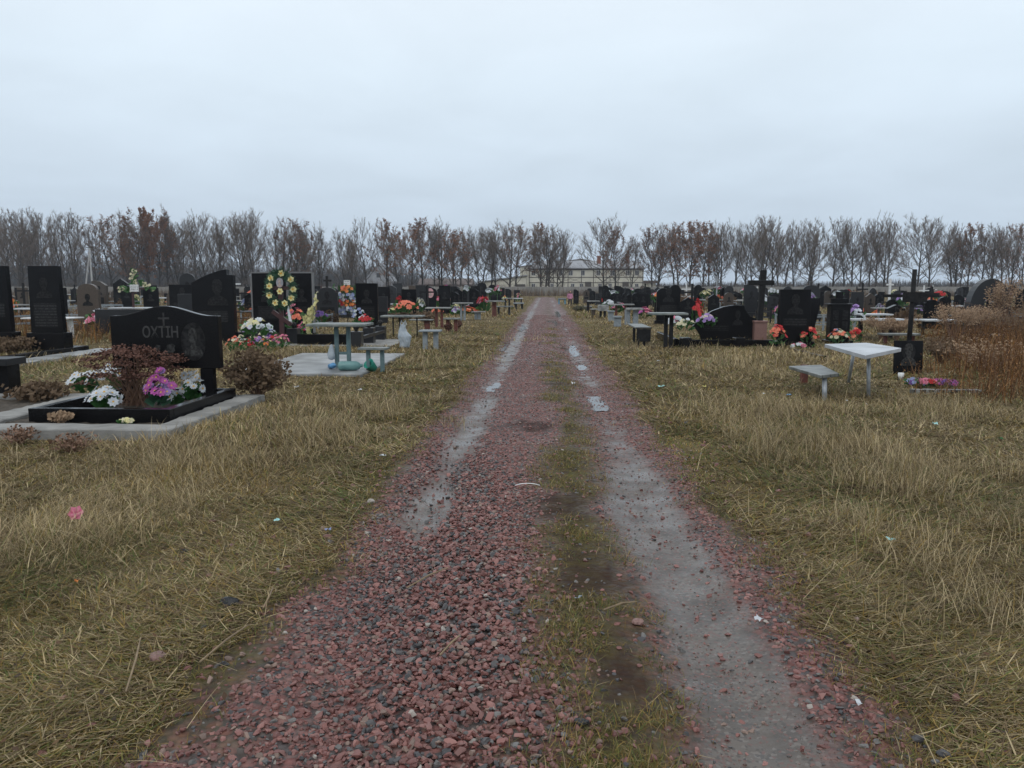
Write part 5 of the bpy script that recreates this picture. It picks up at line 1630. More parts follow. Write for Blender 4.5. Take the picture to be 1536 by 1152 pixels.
def skin(name, verts, edges, radii, m, parent, root=0):
    me = bpy.data.meshes.new(name); me.from_pydata([Vector(v) * PH for v in verts], edges, [])
    o = bpy.data.objects.new(name, me); COL.objects.link(o); o.parent = parent
    sk = o.modifiers.new('skin', 'SKIN')
    for i, r in enumerate(radii):
        me.skin_vertices[0].data[i].radius = (r * PH, r * PH)
    me.skin_vertices[0].data[root].use_root = True
    s_ = o.modifiers.new('sub', 'SUBSURF'); s_.levels = 1; s_.render_levels = 1
    me.materials.append(M[m])
    return o


skin('body', [(0, 0, .52), (0, .01, .68), (0, .02, .80), (0, .01, .86), (0, -.01, .93), (.06, 0, .5), (.065, -.06, .28), (.065, .0, .04), (.065, -.09, .02), (-.06, 0, .5), (-.065, .03, .28), (-.065, .10, .05), (-.065, .03, .02),
              (.12, .01, .79), (.15, .0, .63), (.15, -.05, .48), (-.12, .01, .79), (-.15, .03, .63), (-.15, .0, .48)],
     [(0, 1), (1, 2), (2, 3), (3, 4), (0, 5), (5, 6), (6, 7), (7, 8), (0, 9), (9, 10), (10, 11), (11, 12), (2, 13), (13, 14), (14, 15), (2, 16), (16, 17), (17, 18)],
     [.09, .085, .09, .035, .062, .07, .05, .03, .025, .07, .05, .03, .025, .05, .035, .025, .05, .035, .025], 'darkcloth', t)
skin('coat', [(0, 0, .42), (0, 0, .55), (0, .01, .70), (0, .02, .815), (.125, .01, .79), (.155, .0, .63), (.155, -.05, .50), (-.125, .01, .79), (-.155, .03, .63), (-.155, .0, .50)],
     [(0, 1), (1, 2), (2, 3), (3, 4), (4, 5), (5, 6), (3, 7), (7, 8), (8, 9)], [.15, .13, .11, .075, .058, .047, .04, .058, .047, .04], 'pinkcoat', t, 2)
b = MB().lathe([(.001, -.075), (.05, -.065), (.072, -.02), (.072, .03), (.045, .068), (.001, .078)], 12); b.v = [(x * PH, y * PH + .025 * PH, z * PH + .945 * PH) for x, y, z in b.v]; b.build('hair', 'hair', t, True)
b = MB().lathe([(.001, -.06), (.03, -.055), (.05, -.02), (.05, .03), (.03, .05), (.001, .06)], 10); b.v = [(x * PH, y * PH - .022 * PH, z * PH + .925 * PH) for x, y, z in b.v]; b.build('face', 'skin', t, True)

# ------------------------------------------------------------------ farther graves, filled in rows
SH = [('rect', 'square-topped'), ('round', 'arched'), ('peak', 'gabled'), ('shoulder', 'round-shouldered'), ('slant', 'slant-topped'), ('double', 'twin-arched'), ('oval', 'oval')]
protos = {}
for s_, adj in SH:
    for m_ in ('black', 'darkgrey', 'brownstone'):
        w, h = (1.0, 1.35) if s_ == 'double' else (.62, 1.4)
        b = MB().box(-w * .6, w * .6, -.16, .16, -.1, .2)
        b.add(*(lambda q: (q.v, q.f))(MB().prism([(x, z + .202) for x, z in outline(s_, w, h - .2)], -.07, .07)))
        b.m = 1
        bust(b, .3, .36, -.076, 0, .75)
        me_o = b.build('gravestone', [m_, 'engrave'])
        protos[s_, m_] = me_o.data
        bpy.data.objects.remove(me_o)
far = []
for side in (-1, 1):
    for Y0 in np.arange(40, 122, 5.2):
        x = 5.2 + rnd.uniform(0, 1.5)
        while x < .72 * Y0 + 2:
            Yj = Y0 + rnd.uniform(-1.2, 1.2)
            if rnd.random() < (.80 if x < 25 else .55) * (1 if Y0 < 80 else .8):
                far.append((side, x, Yj))
            x += rnd.choice((1.9, 2.4, 3.2, 4.6))
for Y0 in (27, 31, 35):
    for side in (-1, 1):
        x = (15.5 if side < 0 else 15) + rnd.uniform(0, 1.5)
        while x < .72 * Y0 + 2:
            if rnd.random() < .6: far.append((side, x, Y0 + rnd.uniform(-1, 1)))
            x += rnd.choice((2.4, 3.2, 4.0))
far = [f for f in far if f[1] * f[0] > -.75 * f[2] and abs(f[1]) > 5]
far.sort(key=lambda f: f[2] + rnd.uniform(0, 55))
far = far[:238]
for side, nm in ((-1, 'on the yellow wreath side'), (1, 'on the white table side')):
    L_ = sorted([f for f in far if f[0] == side], key=lambda f: f[1])
    cnt = {}
    for i, (_, x, Y) in enumerate(L_):
        s_, adj = rnd.choices(SH, (5, 4, 3, 3, 3, 1.3, 1))[0]
        m_ = rnd.choices(('black', 'darkgrey', 'brownstone'), (6, 2, 1))[0]
        cl = {'black': 'black', 'darkgrey': 'grey', 'brownstone': 'brown'}[m_]
        kx = (adj, cl); cnt[kx] = cnt.get(kx, 0) + 1
        o = bpy.data.objects.new('gravestone', protos[s_, m_]); COL.objects.link(o)
        o.location = (side * x, Y, H(side * x, Y)); o.rotation_euler = (0, 0, rnd.gauss(0, .12))
        q = rnd.uniform(.7, 1.25); o.scale = (q * rnd.uniform(.8, 1.25), 1, q)
        tag(o, f'{ordinal(cnt[kx])} far {cl} {adj} stone from the track {nm}', 'gravestone', 'far gravestones')
        if rnd.random() < .58:
            c = rnd.choice((['f_white'], ['f_red'], ['f_pink', 'f_white'], ['f_coral'], ['f_lilac', 'f_white'], ['f_orange', 'f_coral'], ['f_cream', 'f_yellow']))
            bunch(0, 0, rnd.uniform(.5, .95) * min(1, .45 + Y / 90), c, f'{c[0][2:]} flowers by the {ordinal(cnt[kx])} far {cl} {adj} stone {nm}', loc=(side * x + rnd.uniform(-.5, .5), Y - .4, H(side * x, Y - .4)), h=rnd.choice((.4, .5, .9, 1.3)), group='flowers on far graves')

# distant white tables, benches and crosses between them
def far_board(): 
    return MB().box(-.8, .8, -.35, .35, .7, .76).box(-.55, -.45, -.05, .05, -.05, .699).box(.45, .55, -.05, .05, -.05, .699)
def far_cross():
    return MB().box(-.05, .05, -.04, .04, -.05, 1.9).box(-.4, -.051, -.035, .035, 1.38, 1.48).box(.051, .4, -.035, .035, 1.38, 1.48)
pm = {}
for nm_, mk, ms_ in (('table', far_board, ('whitetop', 'greywood')), ('wooden_cross', far_cross, ('blackwood', 'white', 'maroon'))):
    for m_ in ms_:
        o = mk().build(nm_, m_); pm[nm_, m_] = o.data; bpy.data.objects.remove(o)
for side, nm in ((-1, 'on the yellow wreath side'), (1, 'on the white table side')):
    rows = sorted([(rnd.uniform(7, .7 * Y), Y) for Y in [rnd.uniform(36, 100) for _ in range(42)]])
    cnt = {}
    for x, Y in rows:
        nm_, m_ = rnd.choices(list(pm), (5, 3, 2.4, .6, 1))[0]
        c_ = {'whitetop': 'white', 'greywood': 'grey', 'blackwood': 'black', 'white': 'white', 'maroon': 'dark red'}[m_]
        wd = 'table' if nm_ == 'table' else 'cross'
        cnt[wd, c_] = cnt.get((wd, c_), 0) + 1
        o = bpy.data.objects.new(nm_, pm[nm_, m_]); COL.objects.link(o)
        o.location = (side * x, Y, H(side * x, Y)); o.rotation_euler = (0, 0, rnd.gauss(0, .1)); o.scale.z = rnd.uniform(.75, 1)
        tag(o, f'{ordinal(cnt[wd, c_])} far {c_} {wd} from the track among the stones {nm}', wd, 'far tables and crosses')

def far_fence(w=1.1, d=1.0, h=.55):
    b = MB()
    for x in (-w, 0, w):
        for y in (-d, d): b.box(x - .03, x + .03, y - .03, y + .03, -.05, h)
    for z in (.2, h - .07):
        for y in (-d, d): b.box(-w + .031, -.031, y - .015, y + .015, z, z + .04).box(.031, w - .031, y - .015, y + .015, z, z + .04)
        for x in (-w, w): b.box(x - .015, x + .015, -d + .031, d - .031, z, z + .04)
    return b
fm = {}
for m_ in ('bluegrey', 'blackiron', 'greywood'):
    o = far_fence().build('grave_fence', m_); fm[m_] = o.data; bpy.data.objects.remove(o)
bushp = dry_bush(0, 0, .9, .6, 'x', n=260, ls=.06, loc=(0, 0, 0))
first_bush = True
for side, nm in ((-1, 'on the yellow wreath side'), (1, 'on the white table side')):
    cnt = {}
    for x, Y in sorted((rnd.uniform(8, .68 * Y), Y) for Y in [rnd.uniform(28, 90) for _ in range(24)]):
        m_ = rnd.choice(list(fm)); c_ = {'bluegrey': 'blue grey', 'blackiron': 'black', 'greywood': 'pale'}[m_]
        cnt[c_] = cnt.get(c_, 0) + 1
        o = bpy.data.objects.new('grave_fence', fm[m_]); COL.objects.link(o); o.location = (side * x, Y, H(side * x, Y)); o.rotation_euler = (0, 0, rnd.gauss(0, .05))
        tag(o, f'{ordinal(cnt[c_])} low {c_} grave fence from the track {nm}', 'fence', 'far grave fences')
    for i, (x, Y) in enumerate(sorted((rnd.uniform(7, .66 * Y), Y) for Y in [rnd.uniform(26, 95) for _ in range(26)])):
        o = bushp if first_bush else dup_tree(bushp)
        first_bush = False
        o.location = (side * x, Y, H(side * x, Y)); q = rnd.uniform(.6, 1.6); o.scale = (q, q, q * rnd.uniform(.8, 1.4)); o.rotation_euler = (0, 0, rnd.random() * 6)
        tag(o, f'{ordinal(i + 1)} dry brown bush from the track among far graves {nm}', 'bush', 'dry bushes among far graves')

# ------------------------------------------------------------------ dry weeds on the right
def weeds(name, n, area, hmin, hmax, label, colw, w=.004, lean0=.12):
    x0, x1, y0, y1 = area
    x = x0 + (x1 - x0) * rng.random(n); y = y0 + (y1 - y0) * rng.random(n)
    dn = fbm(x * .6, y * .6, 101)
    edge = x - .475 * y - 2.2 * (vnoise(x * .8 + 3, y * .5, 107) - .3)
    ok = (dn > .36) & (edge > rng.normal(size=n) * .35) if x0 > 0 else (dn > .40)
    l = (hmin + (hmax - hmin) * rng.random(n)) * (.5 + dn) * (.45 + .55 * sst(0, 1.6, edge) if x0 > 0 else 1)
    col = grass_colour(n, np.tile(np.array(colw, float), (n, 1))) * np.array([.80, .54, .41]) * (.7 + .6 * rng.random(n))[:, None]
    arr = (x, y, hgt(x, y) - .01, l, w * (.6 + .8 * rng.random(n)) * np.maximum(1, y / 12), np.abs(rng.normal(size=n) * .32 + lean0), rng.random(n) * 6.28, .1 + 1.0 * rng.random(n) ** 2)
    blades(name, *[v[ok] for v in arr], col[ok], 4, label)
    # small seed heads and dead leaves along the stems
    k = np.flatnonzero(ok)
    k = rng.choice(k, min(len(k) * 3, 60000))
    m = len(k)
    s_ = rng.random(m) * .75 + .15
    c = np.stack([x[k] + rng.normal(size=m) * .05, y[k] + rng.normal(size=m) * .05, hgt(x[k], y[k]) + l[k] * s_], -1)
    d = rng.normal(size=(m, 3)); d /= np.linalg.norm(d, axis=1)[:, None]
    e = np.cross(d, rng.normal(size=(m, 3))); e /= np.linalg.norm(e, axis=1)[:, None]
    sz = (.009 + .013 * rng.random(m))[:, None] * np.maximum(1, y[k] / 14)[:, None]
    Vv = np.stack([c - d * sz, c + e * sz * .5, c + d * sz, c - e * sz * .5], 1).reshape(-1, 3)
    o = np_mesh(name, Vv, np.arange(m * 4).reshape(-1, 4), M['blades'], np.repeat(col[k] * .9, 4, 0))
    struct(o, label + ', seed heads', 'stuff')


weeds('dry_weeds', 17000, (5.2, 17, 10.6, 24), .25, .95, 'thicket of tall brown dead weeds', (.5, .1, .0, 1.6, .25, .25))
weeds('dry_weeds', 9000, (7, 30, 24, 40), .3, .8, 'tall dead weeds farther back among the stones', (.7, .2, .0, 1.3, .3, .2), .006)
weeds('dry_weeds', 9000, (-28, -10.5, 20, 40), .2, .6, 'brown dead weeds between the distant stones', (.8, .4, .05, 1.2, .5, .2), .006)


def plume(px, py, w, h, label, z=0):
    g = G(px, py)
    t = thing('plume_plant', label, 'plant', (g.x, g.y, H(g.x, g.y)), 0, 'dry plume plants')
    st = MB(); hd = MB()
    for k in range(26):
        a = rnd.random() * 6.28; q = math.sqrt(rnd.random())
        e = Vector((w / 2 * q * math.cos(a), w / 2 * q * math.sin(a), h * rnd.uniform(.75, 1)))
        bend = Vector((rnd.uniform(-.2, .2), rnd.uniform(-.2, .2), -.06)) * w
        m_ = e * .55 + Vector((0, 0, .08))
        st.tube([(0, 0, -.03), m_, e, e + bend], [.007, .006, .004, .002], 4, False)
        for j in range(60):
            s_ = rnd.random()
            p = e * (1 - s_ * .35) + bend * (1 - s_) + Vector((rnd.gauss(0, .045), rnd.gauss(0, .045), rnd.gauss(0, .04)))
            d = Vector((rnd.gauss(0, 1), rnd.gauss(0, 1), rnd.gauss(0, .7))).normalized()
            hd.quad(p, d * .024, d.orthogonal().normalized() * .010)
    st.build('stems', 'drystem', t); hd.build('plumes', 'plume', t)


plume(1432, 520, 1.3, 1.25, 'fluffy dry plumes before the broken arch monument')
plume(1468, 516, 1.2, 1.15, 'fluffy dry plumes growing against the broken arch monument')
plume(1500, 512, 1.0, 1.9, 'tallest dry plumes leaning over the broken arch monument')
plume(1322, 512, .9, .75, 'low dry plumes under the white-topped tables')
plume(1345, 511, .8, .7, 'low dry plumes beside the weathered dark cross')
dry_bush(1528, 520, 1.3, 1.1, 'reddish brown leafless shrub at the picture edge among weeds', n=700, ls=.035)
dry_bush(1412, 546, .9, .6, 'dark brown shrub behind the portrait plaque', n=900, ls=.03)
dry_bush(1480, 562, 1.4, .7, 'broad reddish brown shrub in the dead weeds', 'plume', n=450, ls=.025)
dry_bush(870, 468, .9, .35, 'low grey green shrub beside the low pale bench', 'gravelmoss', n=500, ls=.06)
dry_bush(600, 482, 1.2, .7, 'brown shrub behind the coral bouquet table', n=900, ls=.05)
dry_bush(640, 487, 1.1, .55, 'brown shrub beside the long red-legged table', n=900, ls=.05)

# ------------------------------------------------------------------ litter
def scrap(px, py, s_, m_, label, name='litter', flat=.22):
    s_ *= .75
    g = G(px, py)
    n = 7
    vs = []
    for j in range(3):
        for i in range(4):
            vs.append(((i / 3 - .5) * s_ + rnd.gauss(0, s_ * .1), (j / 2 - .5) * s_ * .6 + rnd.gauss(0, s_ * .1), .02 + abs(rnd.gauss(0, s_ * flat))))
    o = MB().add(vs, [(j * 4 + i, j * 4 + i + 1, j * 4 + i + 5, j * 4 + i + 4) for j in range(2) for i in range(3)]).build(name, m_)
    o.location = (g.x, g.y, H(g.x, g.y) + .015); o.rotation_euler = (0, 0, rnd.random() * 6)
    return tag(o, label, 'litter', 'litter on the grass')


g = G(791, 733)
o = MB().add([(-.10, .012, .01), (-.05, -.012, .03), (.0, -.014, .035), (.06, -.012, .03), (.10, .005, .015), (.10, .02, .015), (.06, .005, .03), (0, .004, .035), (-.05, .006, .03), (-.10, .022, .012)], [(0, 1, 8, 9), (1, 2, 7, 8), (2, 3, 6, 7), (3, 4, 5, 6)]).build('ribbon', 'white')
o.location = (g.x, g.y, H(g.x, g.y) + .01); tag(o, 'curved white ribbon strip in the middle of the track', 'litter')
g = G(115, 783)
t = thing('fallen_flower', 'fallen crimson artificial flower lying in the verge grass', 'flower', (g.x, g.y, H(g.x, g.y) + .09))
MB().blossom((0, 0, 0), (.3, -1, .7), .055, 6, 3).build('blossom', 'f_pink', t)
MB().tube([(0, 0, 0), (.04, .02, -.05), (.09, .05, -.08)], [.004, .004, .003], 5).build('stem', 'green', t)
for a in ((992, 588, .16, 'aqua', 'crumpled aqua wrapper on the grass by the track'), (1056, 586, .10, 'yellowlitter', 'yellow scrap on the grass before the crucifix stone'), (1183, 600, .10, 'bluelitter', 'blue bottle scrap near the damp board bench'),
          (1137, 937, .05, 'f_white', 'torn white paper at the muddy rut edge'), (1288, 1069, .055, 'f_white', 'white paper scrap closest to the camera'), (859, 580, .13, 'white', 'white forked scrap on the middle of the track'), (492, 801, .06, 'f_blue', 'blue and white wrapper at the gravel edge'),
          (415, 787, .05, 'aqua', 'green plastic scrap in the verge near the gravel'), (574, 689, .07, 'f_white', 'white scrap on the verge where the gravel starts'), (987, 546, .08, 'f_white', 'tiny white scrap beside the boarded bench'), (1270, 606, .05, 'f_white', 'white scrap beneath the damp board bench'),
          (1300, 611, .05, 'f_white', 'white scrap at the foot of the white table'), (1402, 643, .10, 'aqua', 'aqua scrap in the dead grass past the white table'), (1500, 665, .08, 'green', 'lime leaf scrap in the dead grass at the picture edge'), (1335, 816, .07, 'aqua', 'aqua bottle cap in the verge grass'), (36, 533, .14, 'f_white', 'white scrap on the grass beside the pale strip'),
          (445, 585, .10, 'f_white', 'white paper before the concrete pad'), (540, 586, .09, 'f_white', 'white paper scrap in front of the mint pail'), (1145, 598, .06, 'f_white', 'small white scrap near the blue bottle scrap'), (868, 910, .05, 'bluegrey', 'grey blue shard beside the muddy rut'), (115, 878, .05, 'f_orange', 'small orange petal in the verge grass')):
    scrap(*a)
for (x0, y0, x1, y1, lb) in ((610, 888, 672, 868, 'dry reed stalk lying on the gravel'), (905, 932, 955, 918, 'broken brown stick beside the muddy rut'), (660, 1000, 690, 975, 'short straw stick on the loose stones'), (395, 925, 410, 898, 'pale straw sticking up at the gravel edge'), (300, 1010, 372, 958, 'long forked straw across the gravel edge'), (190, 1055, 212, 975, 'long pale straw in the verge corner')):
    a, b_ = G(x0, y0), G(x1, y1)
    za, zb2 = H(a.x, a.y) + .045, H(b_.x, b_.y) + .06
    o = MB().tube([(a.x, a.y, za), ((a.x + b_.x) / 2 + .01, (a.y + b_.y) / 2, (za + zb2) / 2 + .015), (b_.x, b_.y, zb2)], [.004, .005, .003], 5).build('stick', 'stick')
    tag(o, lb, 'stick')
for (px, py, r_, lb) in ((345, 907, .05, 'dark grey stone lying alone in the verge'), (236, 992, .05, 'reddish stone lying alone in the verge corner'), (958, 938, .035, 'dark red stone on the muddy rut edge'), (872, 1095, .03, 'grey stone among moss tufts')):
    v, f = ico(2)
    for _ in range(6):
        d = rng.normal(size=3); d /= np.linalg.norm(d); t_ = v @ d; v = v - np.where(t_ > .6, t_ - .6, 0)[:, None] * d
    o = MB().add([tuple(q) for q in v * np.array([r_, r_ * .8, r_ * .6])], [list(q) for q in f]).build('loose_stone', 'darkgrey' if 'grey' in lb else 'pinkstone')
    g = G(px, py); o.location = (g.x, g.y, H(g.x, g.y) + r_ * .4); tag(o, lb, 'stone')

# ------------------------------------------------------------------ trees
def grow_tree(seed, height, spread, fork, limbs, leaves=0, lean=.0, leafy=(.3, 1.0)):
    rr = random.Random(seed)
    tr, tw, lv = MB(), MB(), MB()

    def path(p, d, L, n, wob, up):
        pts = [p]
        for i in range(n):
            d = (d + Vector((rr.gauss(0, wob), rr.gauss(0, wob), rr.gauss(0, wob * .6) + up))).normalized()
            p = p + d * (L / n); pts.append(p)
        return pts, d
    trunk, d = path(Vector((0, 0, -.3)), Vector((lean, 0, 1)), height * .80, 9, .045, .05)
    r0 = height * .0125
    rad = [r0 * (1 - .88 * (i / 9) ** 1.1) for i in range(10)]; rad[0] *= 1.35
    tr.tube(trunk, rad, 6, False)

    def on(pts, s):
        i = min(int(s * (len(pts) - 1)), len(pts) - 2); f = s * (len(pts) - 1) - i
        return pts[i].lerp(pts[i + 1], f), (pts[i + 1] - pts[i]).normalized()
    cz, rx, rz = height * (.5 + fork * .32), height * .27 * spread, height * (.5 - fork * .32)
    cen = Vector((lean * height * .5, 0, cz))

    def twigs(pt2, d_out, L2):
        for m_ in range(7):
            p3, d3 = on(pt2, min(rr.uniform(.15, 1.0), .999))
            v = (d3 * .7 + d_out * .35 + Vector((rr.gauss(0, .5), rr.gauss(0, .5), rr.gauss(.3, .4)))).normalized()
            L3 = L2 * rr.uniform(.3, .6)
            pt3, _ = path(p3, v, L3, 2, .12, .08)
            tw.tube(pt3, [.014, .010, .005], 3, False)
            for q_ in range(3):
                p4, d4 = on(pt3, rr.uniform(.15, .99))
                e4 = p4 + (d4 + Vector((rr.gauss(0, .45), rr.gauss(0, .45), rr.gauss(.22, .35)))).normalized() * L3 * rr.uniform(.4, .9)
                tw.tube([p4, e4], [.008, .004], 3, False)
                if leaves and leafy[0] * height < p4.z < leafy[1] * height and rr.random() < leaves:
                    for _ in range(2):
                        dd = Vector((rr.gauss(0, 1), rr.gauss(0, 1), rr.gauss(0, 1))).normalized()
                        lv.quad(p4 + Vector((rr.gauss(0, .12), rr.gauss(0, .12), rr.gauss(0, .12))), dd * rr.uniform(.06, .12), dd.orthogonal().normalized() * rr.uniform(.04, .08))
    for k in range(limbs):
        u = (k + rr.uniform(.1, .9)) / limbs
        s = fork + (.98 - fork) * u ** 1.1
        p, td = on(trunk, min(s / .98, .999) * .999)
        a = k * 2.4 + rr.uniform(-.5, .5)
        el = R(-12 + 98 * u + rr.uniform(-9, 9))
        T = cen + Vector((rx * math.cos(a) * math.cos(el), rx * math.sin(a) * math.cos(el), rz * math.sin(el))) * rr.uniform(.78, .98)
        if T.z < p.z + .06 * height: T.z = p.z + .06 * height
        L = (T - p).length
        ctrl = p.lerp(T, .5) + Vector((math.cos(a), math.sin(a), -.5)) * L * rr.uniform(.0, .14)
        pts = []
        for i in range(8):
            t = i / 7
            pts.append(p * (1 - t) ** 2 + ctrl * 2 * t * (1 - t) + T * t * t + Vector((rr.gauss(0, .035), rr.gauss(0, .035), rr.gauss(0, .02))) * L * (t > 0))
        rl = max(r0 * (1 - .85 * s) * rr.uniform(.42, .65), .03)
        tr.tube(pts, [rl * (1 - .8 * i / 7) for i in range(8)], 4, False)
        nsub = max(5, int(L * 1.9))
        for j in range(nsub):
            s2 = .2 + .8 * (j + rr.random()) / nsub
            p2, d2 = on(pts, min(s2, .999))
            out = (p2 - Vector((cen.x, 0, cz - .5 * rz))).normalized()
            v = (d2 * .7 + out * .55 + Vector((rr.gauss(0, .5), rr.gauss(0, .5), rr.gauss(.1, .35)))).normalized()
            L2 = max(.5, L * rr.uniform(.2, .38) * (1.15 - .55 * s2))
            pt2, d3 = path(p2, v, L2, 4, .09, .09)
            tw.tube(pt2, [.024 * (1 - .65 * i / 4) for i in range(5)], 3, False)
            twigs(pt2, out, L2)
    # straggling twigs low on the trunk
    for k in range(9):
        p, td = on(trunk, rr.uniform(.05, max(fork, .2)))
        a = rr.random() * 6.28
        pt, _ = path(p, Vector((math.cos(a), math.sin(a), .35)).normalized(), height * rr.uniform(.05, .14), 4, .2, .05)
        tw.tube(pt, [.028, .022, .018, .012, .006], 3, False)
        for q_ in range(8):
            p4, d4 = on(pt, rr.uniform(.2, .99))
            tw.tube([p4, p4 + Vector((rr.gauss(0, .4), rr.gauss(0, .4), rr.gauss(.15, .35)))], [.012, .005], 3, False)
    return tr, tw, lv


KINDS = {}
PROTO_H = 14.0
for key, n_, args in (('narrow', 4, dict(spread=.78, fork=.2, limbs=16)), ('forked', 3, dict(spread=1.0, fork=.15, limbs=16, lean=.05)), ('wide', 2, dict(spread=1.4, fork=.16, limbs=21)), ('russet', 2, dict(spread=.95, fork=.18, limbs=16, leaves=.28, leafy=(.25, 1.))), ('thin', 2, dict(spread=.5, fork=.24, limbs=14))):
    KINDS[key] = []
    for j in range(n_):
        tr, tw, lv = grow_tree(100 + len(KINDS) * 10 + j, PROTO_H, **args)
        root = bpy.data.objects.new('bare_tree', None); COL.objects.link(root)
        tr.build('trunk', 'bark', root)
        tw.build('crown', 'twig', root)
        if lv.v: lv.build('leaves', 'russet', root)
        KINDS[key].append([root, False])
KINDS['fullrusset'] = []
for j in range(1):
    tr, tw, lv = grow_tree(777 + j, PROTO_H, spread=1.1, fork=.16, limbs=20, leaves=.8, leafy=(.2, 1.0))
    root = bpy.data.objects.new('bare_tree', None); COL.objects.link(root)
    tr.build('trunk', 'bark', root); tw.build('crown', 'twig', root); lv.build('leaves', 'russet', root)
    KINDS['fullrusset'].append([root, False])


def place_tree(kind, px, Y, ytop, label, group):
    pr = rnd.choice(KINDS[kind])
    if not pr[1]:
        o = pr[0]; pr[1] = True
    else:
        o = dup_tree(pr[0])
    top = at_Y(px, ytop, Y)
    b = at_Y(px, 440, Y)
    s_ = top.z / (PROTO_H * 1.02)
    o.location = (b.x, Y, 0)
    w = s_ * rnd.uniform(.95, 1.25)
    o.scale = (w, w, s_); o.rotation_euler = (0, 0, rnd.random() * 6.28)
    tag(o, label, 'tree', group)


front = []
def topy(px):
    xp = [0, 60, 120, 180, 235, 300, 360, 420, 480, 520, 560, 600, 650, 700, 740, 765, 810, 850, 880, 906, 945, 978, 1017, 1060, 1110, 1190, 1250, 1310, 1370, 1430, 1480, 1536]
    yp = [306, 312, 312, 318, 307, 308, 305, 320, 330, 335, 320, 320, 320, 328, 334, 326, 326, 345, 335, 322, 352, 332, 328, 330, 322, 318, 324, 318, 320, 330, 330, 334]
    return float(np.interp(px, xp, yp)) + rnd.choice((rnd.uniform(-4, 4), rnd.uniform(-3, 5), rnd.uniform(6, 18)))
for px in (5, 34, 57, 66, 100, 115, 146, 169, 194, 253, 271, 294, 312, 332, 362, 383, 416, 426, 443, 455, 479, 521, 550, 580, 600, 617, 634, 652, 662, 681, 703, 723, 736, 811, 817, 824, 836, 844, 923, 946, 978, 986, 1034, 1054, 1063, 1075, 1081, 1101, 1119, 1141, 1157, 1177, 1190, 1211, 1217, 1249, 1266, 1277, 1289, 1304, 1314, 1326, 1392, 1427, 1433, 1450, 1472, 1486, 1502, 1515, 1534):
    k = rnd.choices(('narrow', 'forked', 'russet'), (6, 5, .9))[0]
    if px in (169, 681, 1034, 1054, 634): k = 'russet'
    front.append((px, k, topy(px)))
front += [(225, 'fullrusset', 306), (240, 'russet', 318), (764, 'wide', 326), (773, 'russet', 334), (906, 'wide', 321), (1017, 'russet', 329), (1375, 'wide', 319), (205, 'russet', 335), (1560, 'narrow', 326), (-25, 'forked', 308)]
front.sort()
desc = {'narrow': 'narrow bare tree', 'forked': 'forked bare tree', 'russet': 'russet-flecked bare tree', 'wide': 'broad-crowned bare tree', 'fullrusset': 'oak in full russet leaf', 'thin': 'thin bare tree'}
for i, (px, k, yt) in enumerate(front):
    place_tree(k, px, rnd.uniform(147, 156), yt, f"{desc[k]}, {ordinal(i + 1)} in the far row counting from the concrete pole's end", 'far tree row')
back = sorted([rnd.uniform(-20, 500) for _ in range(20)] + [rnd.uniform(500, 770) for _ in range(9)] + [rnd.uniform(970, 1550) for _ in range(14)])
for i, px in enumerate(back):
    k = rnd.choice(('thin', 'narrow', 'thin', 'forked'))
    place_tree(k, px, rnd.uniform(160, 175), topy(px) + rnd.uniform(3, 22), f"{desc[k]}, {ordinal(i + 1)} in the rear row counting from the concrete pole's end", 'rear tree row')
for k in KINDS:
    for pr in KINDS[k]:
        if not pr[1]:
            for ch in list(pr[0].children): bpy.data.objects.remove(ch)
            bpy.data.objects.remove(pr[0])

# brushwood in front of the wall, and the far wood
def sticks(name, n, xr, yr, hfun, wdt, col, label, spreadz=.3):
    x = xr[0] + (xr[1] - xr[0]) * rng.random(n); y = yr[0] + (yr[1] - yr[0]) * rng.random(n)
    h = hfun(x) * (.35 + .75 * rng.random(n))
    c = np.array(col)[rng.integers(0, len(col), n)] * (.6 + .8 * rng.random(n))[:, None]
    blades(name, x, y, np.zeros(n), h, np.full(n, wdt) * (.5 + rng.random(n)), np.abs(rng.normal(size=n) * spreadz), rng.random(n) * 6.28, rng.normal(size=n) * .35, c, 3, label)


sticks('brushwood', 14000, (-110, 112), (130, 141), lambda x: 1.0 + .9 * fbm(x * .12, x * 0, 7), .035, [(.13, .085, .05), (.10, .06, .04), (.16, .12, .07), (.08, .06, .045)], 'brown brushwood along the foot of the concrete wall', .5)
sticks('undergrowth', 12000, (-125, 125), (147, 178), lambda x: 1.5 + 3.2 * fbm(x * .1, x * 0 + 3, 17) * np.where((x > -20) & (x < 22), .4, np.where(x > 0, .55, 1)), .022, [(.07, .055, .045), (.09, .06, .045), (.05, .045, .04)], 'bare undergrowth beneath the far trees', .6)
sticks('far_woods', 42000, (-300, 300), (300, 345), lambda x: np.interp(x, [-300, -190, -70, -45, -25, 40, 75, 150, 300], [15, 15, 12.5, 7, 3.5, 3.5, 4, 4, 5]) * (.75 + .5 * fbm(x * .05, x * 0 + 5, 27)), .16, [(.05, .045, .042), (.065, .055, .05), (.04, .042, .04)], 'distant dark wood behind the tree rows', .7)

# ------------------------------------------------------------------ wall, buildings, pole
t = thing('concrete_wall', 'long grey precast concrete wall at the far end of the graveyard', 'wall', (0, 143, 0))
b = MB(); pb = MB()
x = -118
while x < 120:
    b.box(x + .08, x + 2.42, -.04, .04, -.1, 1.55 + .05 * rnd.random())
    pb.box(x - .075, x + .075, -.09, .09, -.1, 1.7)
    x += 2.5
b.build('panels', 'wallgrey', t); pb.build('posts', 'wallgrey', t)

